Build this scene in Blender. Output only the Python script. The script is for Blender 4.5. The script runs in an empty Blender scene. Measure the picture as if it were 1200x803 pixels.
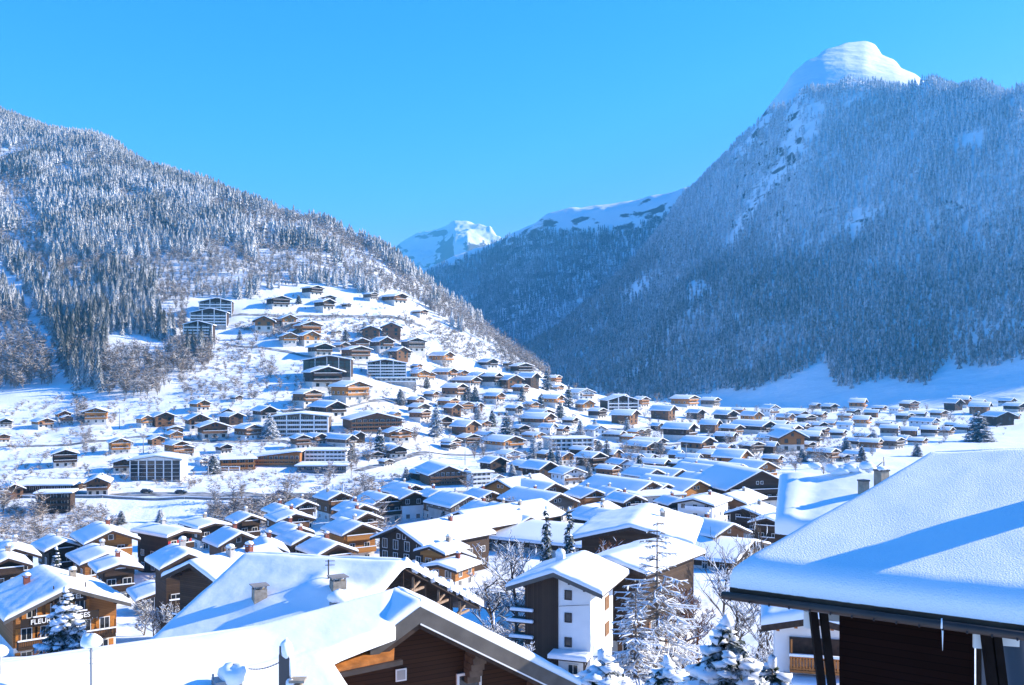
import bpy, math, random
import numpy as np
from mathutils import Vector, Matrix

# ------------------------------------------------------------------ camera, sky, sun, exposure
S = bpy.context.scene
C = S.collection
F = 1167.0            # focal length in pixels of a 1200 wide picture
HOR = 430.0           # row of the horizon in that picture
cam_d = bpy.data.cameras.new('camera')
cam = bpy.data.objects.new('camera', cam_d)
C.objects.link(cam)
cam_d.sensor_width = 36.0
cam_d.lens = 36.0 * F / 1200.0
cam_d.shift_y = (HOR - 401.5) / 1200.0
cam_d.clip_start = 0.5
cam_d.clip_end = 40000.0
cam.location = (0, 0, 0)
cam.rotation_euler = (math.radians(90), 0, 0)
S.camera = cam

SUN_EL = math.radians(23.0)
SUN_H = Vector((0.975, 0.223, 0)).normalized()
SUN = Vector((SUN_H.x * math.cos(SUN_EL), SUN_H.y * math.cos(SUN_EL), math.sin(SUN_EL)))
world = bpy.data.worlds.new('World')
S.world = world
world.use_nodes = True
wn = world.node_tree
wn.nodes.clear()
SKY_TINT = ((3.4, 0.027), (1.12, 0.405), (1.0, 0.90))
sky = wn.nodes.new('ShaderNodeTexSky')
sky.sky_type = 'NISHITA'
sky.sun_disc = False
sky.sun_elevation = SUN_EL
sky.sun_rotation = math.atan2(SUN_H.x, SUN_H.y)
sky.altitude = 1000
sky.air_density = 1.0
sky.dust_density = 0.25
sky.ozone_density = 1.6
sep = wn.nodes.new('ShaderNodeSeparateColor')
com = wn.nodes.new('ShaderNodeCombineColor')
wn.links.new(sky.outputs[0], sep.inputs[0])
for i, (p, k) in enumerate(SKY_TINT):          # a cold, dry winter sky: deeper blue than the stock one
    pw = wn.nodes.new('ShaderNodeMath'); pw.operation = 'POWER'; pw.inputs[1].default_value = p
    ml = wn.nodes.new('ShaderNodeMath'); ml.operation = 'MULTIPLY'; ml.inputs[1].default_value = k
    wn.links.new(sep.outputs[i], pw.inputs[0]); wn.links.new(pw.outputs[0], ml.inputs[0]); wn.links.new(ml.outputs[0], com.inputs[i])
bg = wn.nodes.new('ShaderNodeBackground')
bg.inputs[1].default_value = 0.15
wo = wn.nodes.new('ShaderNodeOutputWorld')
rl = com.inputs[0].links[0].from_socket            # keep the low sky cold: red never above a share of green
mn_ = wn.nodes.new('ShaderNodeMath'); mn_.operation = 'MINIMUM'
gr = wn.nodes.new('ShaderNodeMath'); gr.operation = 'MULTIPLY'; gr.inputs[1].default_value = 0.50
wn.links.new(com.inputs[1].links[0].from_socket, gr.inputs[0])
wn.links.new(rl, mn_.inputs[0]); wn.links.new(gr.outputs[0], mn_.inputs[1]); wn.links.new(mn_.outputs[0], com.inputs[0])
wn.links.new(com.outputs[0], bg.inputs[0])
wn.links.new(bg.outputs[0], wo.inputs[0])
sun_d = bpy.data.lights.new('sun', 'SUN')
sun_d.energy = 5.0
sun_d.angle = math.radians(0.5)
sun_d.color = (1.0, 0.91, 0.78)
sun = bpy.data.objects.new('sun', sun_d)
C.objects.link(sun)
sun.rotation_euler = SUN.to_track_quat('Z', 'Y').to_euler()
S.view_settings.view_transform = 'Standard'
S.view_settings.look = 'None'
S.view_settings.gamma = 1.0
S.view_settings.use_curve_mapping = False
S.view_settings.exposure = 1.42
S.cycles.max_bounces = 5
S.cycles.diffuse_bounces = 3
S.cycles.glossy_bounces = 2
S.cycles.transparent_max_bounces = 8
S.cycles.use_denoising = True

HAZE = 0.0001
rng = random.Random(7)
nrg = np.random.RandomState(11)

# ------------------------------------------------------------------ materials
MAT = {}
def mat(name, col, rough=0.7, var=0.0, scale=1.0, bump=0.0, bscale=6.0, col2=None, stretch=None, spec=0.3, detail=4.0):
    m = bpy.data.materials.new(name)
    m.use_nodes = True
    nt = m.node_tree
    b = nt.nodes['Principled BSDF']
    b.inputs['Roughness'].default_value = rough
    b.inputs['Specular IOR Level'].default_value = spec
    c = (*col, 1)
    b.inputs['Base Color'].default_value = c
    tc = nt.nodes.new('ShaderNodeTexCoord')
    src = tc.outputs['Object']
    if stretch:
        mp = nt.nodes.new('ShaderNodeMapping')
        mp.inputs['Scale'].default_value = stretch
        nt.links.new(src, mp.inputs['Vector'])
        src = mp.outputs['Vector']
    if col2 is not None or var > 0:
        n = nt.nodes.new('ShaderNodeTexNoise')
        n.inputs['Scale'].default_value = scale
        n.inputs['Detail'].default_value = detail
        nt.links.new(src, n.inputs['Vector'])
        cr = nt.nodes.new('ShaderNodeValToRGB')
        cr.color_ramp.elements[0].position = 0.32
        cr.color_ramp.elements[1].position = 0.68
        if col2 is None:
            a = tuple(max(0, x * (1 - var)) for x in col)
            d = tuple(min(1, x * (1 + var)) for x in col)
        else:
            a, d = col, col2
        cr.color_ramp.elements[0].color = (*a, 1)
        cr.color_ramp.elements[1].color = (*d, 1)
        nt.links.new(n.outputs['Fac'], cr.inputs['Fac'])
        nt.links.new(cr.outputs['Color'], b.inputs['Base Color'])
    if bump > 0:
        n2 = nt.nodes.new('ShaderNodeTexNoise')
        n2.inputs['Scale'].default_value = bscale
        n2.inputs['Detail'].default_value = 5.0
        nt.links.new(src, n2.inputs['Vector'])
        bp = nt.nodes.new('ShaderNodeBump')
        bp.inputs['Strength'].default_value = 1.0
        bp.inputs['Distance'].default_value = bump
        nt.links.new(n2.outputs['Fac'], bp.inputs['Height'])
        nt.links.new(bp.outputs['Normal'], b.inputs['Normal'])
    MAT[name] = m
    return m

def planks(name, c1, c2, board=0.22, rough=0.75, axis='Z'):
    """Wood cladding: boards of slightly different tone with a dark groove between them."""
    m = bpy.data.materials.new(name)
    m.use_nodes = True
    nt = m.node_tree
    b = nt.nodes['Principled BSDF']
    b.inputs['Roughness'].default_value = rough
    b.inputs['Specular IOR Level'].default_value = 0.2
    tc = nt.nodes.new('ShaderNodeTexCoord')
    sp = nt.nodes.new('ShaderNodeSeparateXYZ')
    nt.links.new(tc.outputs['Object'], sp.inputs[0])
    dv = nt.nodes.new('ShaderNodeMath'); dv.operation = 'DIVIDE'
    nt.links.new(sp.outputs[axis], dv.inputs[0]); dv.inputs[1].default_value = board
    fl = nt.nodes.new('ShaderNodeMath'); fl.operation = 'FLOOR'
    nt.links.new(dv.outputs[0], fl.inputs[0])
    fr = nt.nodes.new('ShaderNodeMath'); fr.operation = 'FRACT'
    nt.links.new(dv.outputs[0], fr.inputs[0])
    wn_ = nt.nodes.new('ShaderNodeTexWhiteNoise'); wn_.noise_dimensions = '1D'
    nt.links.new(fl.outputs[0], wn_.inputs['W'])
    n = nt.nodes.new('ShaderNodeTexNoise')
    n.inputs['Scale'].default_value = 0.9
    n.inputs['Detail'].default_value = 5
    nt.links.new(tc.outputs['Object'], n.inputs['Vector'])
    av = nt.nodes.new('ShaderNodeMath'); av.operation = 'ADD'
    nt.links.new(wn_.outputs['Value'], av.inputs[0]); nt.links.new(n.outputs['Fac'], av.inputs[1])
    hf = nt.nodes.new('ShaderNodeMath'); hf.operation = 'MULTIPLY'
    nt.links.new(av.outputs[0], hf.inputs[0]); hf.inputs[1].default_value = 0.5
    mx = nt.nodes.new('ShaderNodeMix'); mx.data_type = 'RGBA'
    nt.links.new(hf.outputs[0], mx.inputs[0])
    mx.inputs[6].default_value = (*c1, 1); mx.inputs[7].default_value = (*c2, 1)
    gt = nt.nodes.new('ShaderNodeMath'); gt.operation = 'GREATER_THAN'
    nt.links.new(fr.outputs[0], gt.inputs[0]); gt.inputs[1].default_value = 0.1
    m2 = nt.nodes.new('ShaderNodeMix'); m2.data_type = 'RGBA'
    nt.links.new(gt.outputs[0], m2.inputs[0])
    m2.inputs[6].default_value = (*[x * 0.35 for x in c1], 1)
    nt.links.new(mx.outputs[2], m2.inputs[7])
    nt.links.new(m2.outputs[2], b.inputs['Base Color'])
    MAT[name] = m
    return m

mat('snow', (0.86, 0.88, 0.91), 0.65, bump=0.22, bscale=0.7, spec=0.2)
mat('snow_roof', (0.87, 0.885, 0.91), 0.65, bump=0.03, bscale=1.4, spec=0.2)
mat('snow_grainy', (0.87, 0.885, 0.91), 0.6, bump=0.024, bscale=30.0, spec=0.25)
planks('wood_dark', (0.036, 0.021, 0.013), (0.090, 0.053, 0.032))
planks('wood_brown', (0.14, 0.068, 0.032), (0.27, 0.14, 0.07))
planks('wood_honey', (0.36, 0.140, 0.030), (0.56, 0.25, 0.065))
planks('wood_amber', (0.28, 0.11, 0.032), (0.45, 0.20, 0.065))
planks('wood_grey', (0.12, 0.09, 0.07), (0.21, 0.165, 0.13))
planks('wood_upright', (0.040, 0.024, 0.016), (0.085, 0.052, 0.034), axis='X')
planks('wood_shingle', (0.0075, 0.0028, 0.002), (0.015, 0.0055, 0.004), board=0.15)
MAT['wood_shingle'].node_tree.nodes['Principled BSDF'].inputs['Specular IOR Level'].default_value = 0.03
mat('post_dark', (0.012, 0.008, 0.007), 0.8, var=0.3, scale=3, spec=0.05)
mat('timber_step', (0.12, 0.085, 0.06), 0.7, var=0.3, scale=3)
mat('metal_brown', (0.035, 0.025, 0.022), 0.5, var=0.3, scale=2, spec=0.4)
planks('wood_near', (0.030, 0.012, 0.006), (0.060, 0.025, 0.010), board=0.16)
mat('timber', (0.045, 0.026, 0.017), 0.7, var=0.4, scale=3)
mat('timber_pale', (0.30, 0.20, 0.13), 0.7, var=0.3, scale=4)
mat('timber_orange', (0.42, 0.15, 0.035), 0.65, var=0.3, scale=3)
mat('fascia_grey', (0.105, 0.094, 0.083), 0.6, var=0.2, scale=1.5)
mat('plaster', (0.66, 0.62, 0.56), 0.85, var=0.10, scale=0.6)
mat('plaster_white', (0.80, 0.80, 0.79), 0.85, var=0.06, scale=0.5)
mat('plaster_grey', (0.40, 0.38, 0.36), 0.85, var=0.15, scale=0.5)
mat('stone', (0.22, 0.20, 0.18), 0.9, var=0.5, scale=1.6, bump=0.05, bscale=3)
mat('concrete', (0.27, 0.25, 0.235), 0.9, var=0.25, scale=0.4)
mat('chimney_stone', (0.30, 0.255, 0.20), 0.9, var=0.25, scale=4)
mat('glass', (0.020, 0.024, 0.030), 0.12, spec=0.6)
mat('glass_blue', (0.06, 0.09, 0.13), 0.15, spec=0.6)
mat('frame_white', (0.78, 0.77, 0.75), 0.6)
mat('shutter_orange', (0.50, 0.19, 0.035), 0.65, var=0.2, scale=4)
mat('shutter_brown', (0.20, 0.10, 0.045), 0.7, var=0.2, scale=4)
mat('shutter_red', (0.42, 0.035, 0.035), 0.6, var=0.2, scale=4)
mat('metal_dark', (0.05, 0.05, 0.055), 0.45, spec=0.5)
mat('metal_grey', (0.25, 0.26, 0.27), 0.4, spec=0.5)
mat('asphalt', (0.09, 0.09, 0.095), 0.85, col2=(0.42, 0.43, 0.45), scale=0.25)
mat('ice', (0.75, 0.80, 0.85), 0.15, spec=0.5)
mat('bark', (0.075, 0.055, 0.042), 0.9, var=0.4, scale=5)
mat('bark_pale', (0.17, 0.135, 0.105), 0.9, var=0.3, scale=5)
mat('leaf_rust', (0.17, 0.062, 0.022), 0.9, var=0.5, scale=2)
mat('car_dark', (0.03, 0.035, 0.045), 0.3, spec=0.5)
mat('car_blue', (0.03, 0.12, 0.35), 0.3, spec=0.5)
mat('rubber', (0.02, 0.02, 0.02), 0.8)
mat('sign_dark', (0.028, 0.018, 0.012), 0.6)
mat('sign_white', (0.80, 0.80, 0.78), 0.6)
mat('brick_red', (0.22, 0.07, 0.045), 0.85, var=0.3, scale=3)
mat('blue_paint', (0.03, 0.25, 0.45), 0.5)

def tree_mat(name, dark, frost_lo, frost_hi, snow_col=(0.80, 0.83, 0.88), nscale=0.35):
    """Needles or twigs under snow: upward faces carry snow, broken up by noise; 'frost' is a per-tree amount."""
    m = bpy.data.materials.new(name)
    m.use_nodes = True
    nt = m.node_tree
    b = nt.nodes['Principled BSDF']
    b.inputs['Roughness'].default_value = 0.85
    b.inputs['Specular IOR Level'].default_value = 0.1
    g = nt.nodes.new('ShaderNodeNewGeometry')
    tc = nt.nodes.new('ShaderNodeTexCoord')
    sp = nt.nodes.new('ShaderNodeSeparateXYZ')
    nt.links.new(g.outputs['True Normal'], sp.inputs[0])
    bf = nt.nodes.new('ShaderNodeMath'); bf.operation = 'MULTIPLY_ADD'      # backfacing -> underside
    nt.links.new(g.outputs['Backfacing'], bf.inputs[0]); bf.inputs[1].default_value = -2.0; bf.inputs[2].default_value = 1.0
    nz = nt.nodes.new('ShaderNodeMath'); nz.operation = 'MULTIPLY'
    nt.links.new(sp.outputs['Z'], nz.inputs[0]); nz.inputs[1].default_value = 1.0
    n = nt.nodes.new('ShaderNodeTexNoise')
    n.inputs['Scale'].default_value = nscale
    n.inputs['Detail'].default_value = 4.0
    nt.links.new(tc.outputs['Object'], n.inputs['Vector'])
    at = nt.nodes.new('ShaderNodeAttribute'); at.attribute_name = 'frost'
    s1 = nt.nodes.new('ShaderNodeMath'); s1.operation = 'MULTIPLY_ADD'
    nt.links.new(n.outputs['Fac'], s1.inputs[0]); s1.inputs[1].default_value = 1.3
    nt.links.new(nz.outputs[0], s1.inputs[2])
    s2 = nt.nodes.new('ShaderNodeMath'); s2.operation = 'ADD'
    nt.links.new(s1.outputs[0], s2.inputs[0]); nt.links.new(at.outputs['Fac'], s2.inputs[1])
    mr = nt.nodes.new('ShaderNodeMapRange')
    mr.interpolation_type = 'SMOOTHSTEP'
    nt.links.new(s2.outputs[0], mr.inputs['Value'])
    mr.inputs['From Min'].default_value = frost_lo
    mr.inputs['From Max'].default_value = frost_hi
    mx = nt.nodes.new('ShaderNodeMix'); mx.data_type = 'RGBA'
    nt.links.new(mr.outputs[0], mx.inputs[0])
    mx.inputs[6].default_value = (*dark, 1); mx.inputs[7].default_value = (*snow_col, 1)
    nt.links.new(mx.outputs[2], b.inputs['Base Color'])
    MAT[name] = m
    return m
tree_mat('needles', (0.038, 0.046, 0.042), 0.72, 1.85, (0.68, 0.67, 0.665))
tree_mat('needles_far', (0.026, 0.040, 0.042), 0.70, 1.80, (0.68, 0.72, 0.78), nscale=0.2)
tree_mat('needles_near', (0.022, 0.036, 0.020), 1.38, 1.85, nscale=1.6)
tree_mat('twigs', (0.23, 0.175, 0.130), 0.60, 2.0, (0.60, 0.59, 0.59), nscale=0.5)

def rock_snow(name, lo, hi, nscale, rock=(0.11, 0.10, 0.095)):
    """Snow that lets rock show where the ground is steep, broken up by noise."""
    m = mat(name, (0.86, 0.88, 0.91), 0.7, bump=6.0, bscale=0.02, spec=0.2)
    nt = m.node_tree; b = nt.nodes['Principled BSDF']
    g = nt.nodes.new('ShaderNodeNewGeometry'); sp = nt.nodes.new('ShaderNodeSeparateXYZ'); nt.links.new(g.outputs['Normal'], sp.inputs[0])
    tc = nt.nodes.new('ShaderNodeTexCoord'); n = nt.nodes.new('ShaderNodeTexNoise'); n.inputs['Scale'].default_value = nscale; n.inputs['Detail'].default_value = 6
    mp = nt.nodes.new('ShaderNodeMapping'); mp.inputs['Scale'].default_value = (1, 1, 2.2)
    nt.links.new(tc.outputs['Object'], mp.inputs['Vector']); nt.links.new(mp.outputs['Vector'], n.inputs['Vector'])
    ad = nt.nodes.new('ShaderNodeMath'); ad.operation = 'MULTIPLY_ADD'; ad.inputs[1].default_value = 0.9
    nt.links.new(n.outputs['Fac'], ad.inputs[0]); nt.links.new(sp.outputs['Z'], ad.inputs[2])
    mr = nt.nodes.new('ShaderNodeMapRange'); mr.interpolation_type = 'SMOOTHSTEP'; mr.inputs['From Min'].default_value = lo; mr.inputs['From Max'].default_value = hi
    nt.links.new(ad.outputs[0], mr.inputs['Value'])
    mx = nt.nodes.new('ShaderNodeMix'); mx.data_type = 'RGBA'; nt.links.new(mr.outputs[0], mx.inputs[0])
    mx.inputs[6].default_value = (*rock, 1); mx.inputs[7].default_value = (0.86, 0.88, 0.91, 1)
    nt.links.new(mx.outputs[2], b.inputs['Base Color'])
    return m
rock_snow('snow_peak', 1.02, 1.10, 0.006)
rock_snow('snow_summit', 0.90, 1.0, 0.014)
rock_snow('snow_ridge', 1.03, 1.10, 0.012)
rock_snow('snow_mountain', 0.90, 0.99, 0.02)
# ------------------------------------------------------------------ mesh builder and scene tree
class MB:
    def __init__(self):
        self.v = []; self.f = []; self.m = []; self.sm = []
    def add(self, verts, faces, mi=0, smooth=False):
        o = len(self.v)
        self.v.extend([tuple(p) for p in verts])
        for f in faces:
            self.f.append(tuple(i + o for i in f)); self.m.append(mi); self.sm.append(smooth)
    def box(self, c, s, mi=0, rz=0.0, M=None):
        x, y, z = s[0] / 2, s[1] / 2, s[2] / 2
        vs = [Vector((a * x, b * y, d * z)) for d in (-1, 1) for b in (-1, 1) for a in (-1, 1)]
        if rz:
            R = Matrix.Rotation(rz, 3, 'Z'); vs = [R @ v for v in vs]
        c = Vector(c); vs = [v + c for v in vs]
        if M is not None: vs = [M @ v for v in vs]
        self.add(vs, [(0, 2, 3, 1), (4, 5, 7, 6), (0, 1, 5, 4), (2, 6, 7, 3), (0, 4, 6, 2), (1, 3, 7, 5)], mi)
    def beam(self, a, b, w, h, mi=0):
        """A squared timber from a to b."""
        a, b = Vector(a), Vector(b); d = (b - a).normalized()
        up = Vector((0, 0, 1)) if abs(d.z) < 0.95 else Vector((0, 1, 0))
        s = d.cross(up).normalized(); u = s.cross(d)
        vs = [p + s * (i * w / 2) + u * (j * h / 2) for p in (a, b) for j in (-1, 1) for i in (-1, 1)]
        self.add(vs, [(0, 1, 3, 2), (4, 6, 7, 5), (0, 4, 5, 1), (2, 3, 7, 6), (0, 2, 6, 4), (1, 5, 7, 3)], mi)
    def tube(self, pts, radii, n=6, mi=0, smooth=True, cap=True):
        pts = [Vector(p) for p in pts]
        rings = []
        for i, p in enumerate(pts):
            d = (pts[min(i + 1, len(pts) - 1)] - pts[max(i - 1, 0)])
            if d.length < 1e-9: d = Vector((0, 0, 1))
            d.normalize()
            up = Vector((0, 0, 1)) if abs(d.z) < 0.9 else Vector((1, 0, 0))
            s = d.cross(up).normalized(); u = s.cross(d)
            r = radii[i] if hasattr(radii, '__len__') else radii
            rings.append([p + (s * math.cos(2 * math.pi * k / n) + u * math.sin(2 * math.pi * k / n)) * r for k in range(n)])
        vs = [v for r in rings for v in r]
        fs = []
        for i in range(len(rings) - 1):
            for k in range(n):
                a = i * n + k; b = i * n + (k + 1) % n
                fs.append((a, a + n, b + n, b))
        if cap:
            fs.append(tuple(range(n))); fs.append(tuple(range(len(vs) - 1, len(vs) - n - 1, -1)))
        self.add(vs, fs, mi, smooth)
    def prism_y(self, poly, y0, y1, mi=0):
        """Polygon in XZ pushed along Y."""
        n = len(poly)
        vs = [(x, y0, z) for x, z in poly] + [(x, y1, z) for x, z in poly]
        fs = [tuple(range(n)), tuple(range(2 * n - 1, n - 1, -1))]
        for i in range(n):
            j = (i + 1) % n
            fs.append((i, i + n, j + n, j))
        self.add(vs, fs, mi)
    def lump(self, c, r, sq=(1, 1, 1), seed=0, amp=0.18, n=10, mi=0):
        """A rounded clod of snow."""
        rr = random.Random(seed)
        ph = [rr.uniform(0, 6.28) for _ in range(6)]
        vs = []; m = n // 2 + 1
        for i in range(m + 1):
            th = math.pi * i / m
            for k in range(n):
                a = 2 * math.pi * k / n
                q = 1 + amp * (math.sin(2 * a + ph[0] + 2 * th) + math.sin(3 * a + ph[1] - 3 * th) * 0.6 + math.sin(5 * th + ph[2] + a) * 0.4)
                vs.append((c[0] + r * sq[0] * q * math.sin(th) * math.cos(a), c[1] + r * sq[1] * q * math.sin(th) * math.sin(a), c[2] + r * sq[2] * q * math.cos(th)))
        fs = []
        for i in range(m):
            for k in range(n):
                a = i * n + k; b = i * n + (k + 1) % n
                fs.append((a, a + n, b + n, b))
        self.add(vs, fs, mi, True)
    def sheet(self, P, mi=0, smooth=True):
        """P[i][j] a grid of points."""
        n, m = len(P), len(P[0])
        self.add([p for row in P for p in row], [(i * m + j, i * m + j + 1, (i + 1) * m + j + 1, (i + 1) * m + j) for i in range(n - 1) for j in range(m - 1)], mi, smooth)
    def mesh(self, name, mats):
        me = bpy.data.meshes.new(name)
        me.from_pydata(self.v, [], self.f)
        for x in mats: me.materials.append(MAT[x] if isinstance(x, str) else x)
        me.polygons.foreach_set('material_index', self.m)
        me.polygons.foreach_set('use_smooth', self.sm)
        me.update()
        return me
    def build(self, name, mats, parent=None):
        if isinstance(mats, str): mats = [mats]
        o = bpy.data.objects.new(name, self.mesh(name, mats))
        C.objects.link(o)
        if parent is not None: o.parent = parent
        return o

def tag(o, label=None, cat=None, group=None, kind=None):
    if label: o['label'] = label
    if cat: o['category'] = cat
    if group: o['group'] = group
    if kind: o['kind'] = kind
    return o
def thing(name, label, cat, loc=(0, 0, 0), rz=0.0, group=None):
    o = bpy.data.objects.new(name, None)
    o.empty_display_size = 0.5
    C.objects.link(o)
    o.location = loc; o.rotation_euler = (0, 0, rz)
    return tag(o, label, cat, group)
KIDS = {}
def copy_tree(o, parent=None):
    c = o.copy(); C.objects.link(c); c.parent = parent
    for ch in o.children: copy_tree(ch, c)
    return c
def at(px, py, Y):
    return Vector(((px - 600) / F * Y, Y, (HOR - py) / F * Y))

# ------------------------------------------------------------------ noise
def _h(ix, iy, s):
    n = (ix * 374761393 + iy * 668265263 + s * 1442695041) & 0xffffffff
    n = ((n ^ (n >> 13)) * 1274126177) & 0xffffffff
    return ((n ^ (n >> 16)) & 0xffff) / 65535.0
def vnoise(x, y, s=0):
    x = np.asarray(x, float); y = np.asarray(y, float)
    ix = np.floor(x).astype(np.int64); iy = np.floor(y).astype(np.int64)
    fx = x - ix; fy = y - iy
    fx = fx * fx * (3 - 2 * fx); fy = fy * fy * (3 - 2 * fy)
    a = _h(ix, iy, s); b = _h(ix + 1, iy, s); c = _h(ix, iy + 1, s); d = _h(ix + 1, iy + 1, s)
    return (a * (1 - fx) + b * fx) * (1 - fy) + (c * (1 - fx) + d * fx) * fy
def fbm(x, y, s=0, o=4):
    r = 0.0; a = 0.5; t = 0.0
    for k in range(o):
        r = r + a * vnoise(np.asarray(x) * 2 ** k, np.asarray(y) * 2 ** k, s + k * 17); t += a; a *= 0.5
    return r / t - 0.5
def inside(px, py, poly):
    px = np.asarray(px, float); py = np.asarray(py, float)
    r = np.zeros(px.shape, bool); n = len(poly)
    for i in range(n):
        x0, y0 = poly[i]; x1, y1 = poly[(i + 1) % n]
        if y0 == y1: continue
        c = ((y0 > py) != (y1 > py)) & (px < (x1 - x0) * (py - y0) / (y1 - y0) + x0)
        r ^= c
    return r

# ------------------------------------------------------------------ terrain sheets, each a fan of profiles seen from the balcony
class Fan:
    def __init__(self, cols, back, nu=360, ny=420, y0=4.0, y1=12000.0, blur=3, nz=None):
        self.px = sorted(cols)
        self.ly = np.linspace(math.log(y0), math.log(y1), ny); self.Y = np.exp(self.ly)
        self.nz = nz
        Z = []
        for p in self.px:
            pr = cols[p]; ys = [q[1] for q in pr]
            zs = [q[2] if len(q) > 2 else (HOR - q[0]) / F * q[1] for q in pr]
            for dy, dz in back: ys.append(ys[-1] + dy); zs.append(zs[-1] + dz)
            Z.append(np.interp(self.Y, ys, zs))
        Z = np.array(Z)
        self.U = np.linspace((self.px[0] - 600) / F, (self.px[-1] - 600) / F, nu)
        uc = [(p - 600) / F for p in self.px]
        G = np.array([np.interp(self.U, uc, Z[:, j]) for j in range(ny)]).T
        for _ in range(blur):
            G[1:-1] = (G[:-2] + 2 * G[1:-1] + G[2:]) / 4
            G[1:-1] = (G[:-2] + 2 * G[1:-1] + G[2:]) / 4
            G[:, 1:-1] = (G[:, :-2] + 2 * G[:, 1:-1] + G[:, 2:]) / 4
        self.G = G
    def z(self, X, Y):
        X = np.asarray(X, float); Y = np.asarray(Y, float)
        Yc = np.maximum(Y, self.Y[0]); u = np.clip(X / np.maximum(Yc, 40.0), self.U[0], self.U[-1])
        a = (u - self.U[0]) / (self.U[1] - self.U[0]); b = (np.log(Yc) - self.ly[0]) / (self.ly[1] - self.ly[0])
        a = np.clip(a, 0, len(self.U) - 1.001); b = np.clip(b, 0, len(self.ly) - 1.001)
        i = a.astype(int); j = b.astype(int); fa = a - i; fb = b - j
        G = self.G
        r = (G[i, j] * (1 - fa) + G[i + 1, j] * fa) * (1 - fb) + (G[i, j + 1] * (1 - fa) + G[i + 1, j + 1] * fa) * fb
        if self.nz is not None: r = r + self.nz(X, Y)
        return r
    def hit(self, px, py, ymin=60.0):
        """Where the line of sight through a picture point first meets the sheet."""
        u = (px - 600) / F
        Y = self.Y[self.Y >= ymin]; Y = np.exp(np.linspace(math.log(Y[0]), math.log(Y[-1]), 2500))
        z = self.z(u * Y, Y); ray = (HOR - py) / F * Y
        k = np.nonzero(z >= ray)[0]
        j = k[0] if len(k) else len(Y) - 1
        return Vector((u * Y[j], Y[j], float(z[j])))
    def build(self, name, xs, ys, material, off=80.0):
        """xs: lateral lines as slopes; ys: depths."""
        A, B = np.meshgrid(xs, ys, indexing='ij')
        X = A * (B + off); Y = B
        Z = self.z(X, Y)
        n, m = X.shape
        V = np.stack([X, Y, Z], -1).reshape(-1, 3)
        I = (np.arange(n - 1)[:, None] * m + np.arange(m - 1)[None, :]).ravel()
        Q = np.stack([I, I + m, I + m + 1, I + 1], -1)
        o = np_mesh(name, V, Q, [material], smooth=True)
        return o
def np_mesh(name, V, Q, mats, smooth=False, mi=None, attr=None):
    me = bpy.data.meshes.new(name)
    k = Q.shape[1]
    me.vertices.add(len(V)); me.vertices.foreach_set('co', np.ascontiguousarray(V, np.float32).ravel())
    me.loops.add(Q.size); me.loops.foreach_set('vertex_index', np.ascontiguousarray(Q, np.int32).ravel())
    me.polygons.add(len(Q))
    me.polygons.foreach_set('loop_start', np.arange(0, Q.size, k, dtype=np.int32))
    me.polygons.foreach_set('loop_total', np.full(len(Q), k, np.int32))
    me.polygons.foreach_set('use_smooth', np.full(len(Q), smooth))
    for x in mats: me.materials.append(MAT[x] if isinstance(x, str) else x)
    if mi is not None: me.polygons.foreach_set('material_index', np.ascontiguousarray(mi, np.int32))
    if attr is not None:
        a = me.attributes.new('frost', 'FLOAT', 'POINT'); a.data.foreach_set('value', np.ascontiguousarray(attr, np.float32))
    me.update(calc_edges=True)
    o = bpy.data.objects.new(name, me); C.objects.link(o)
    return o

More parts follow.
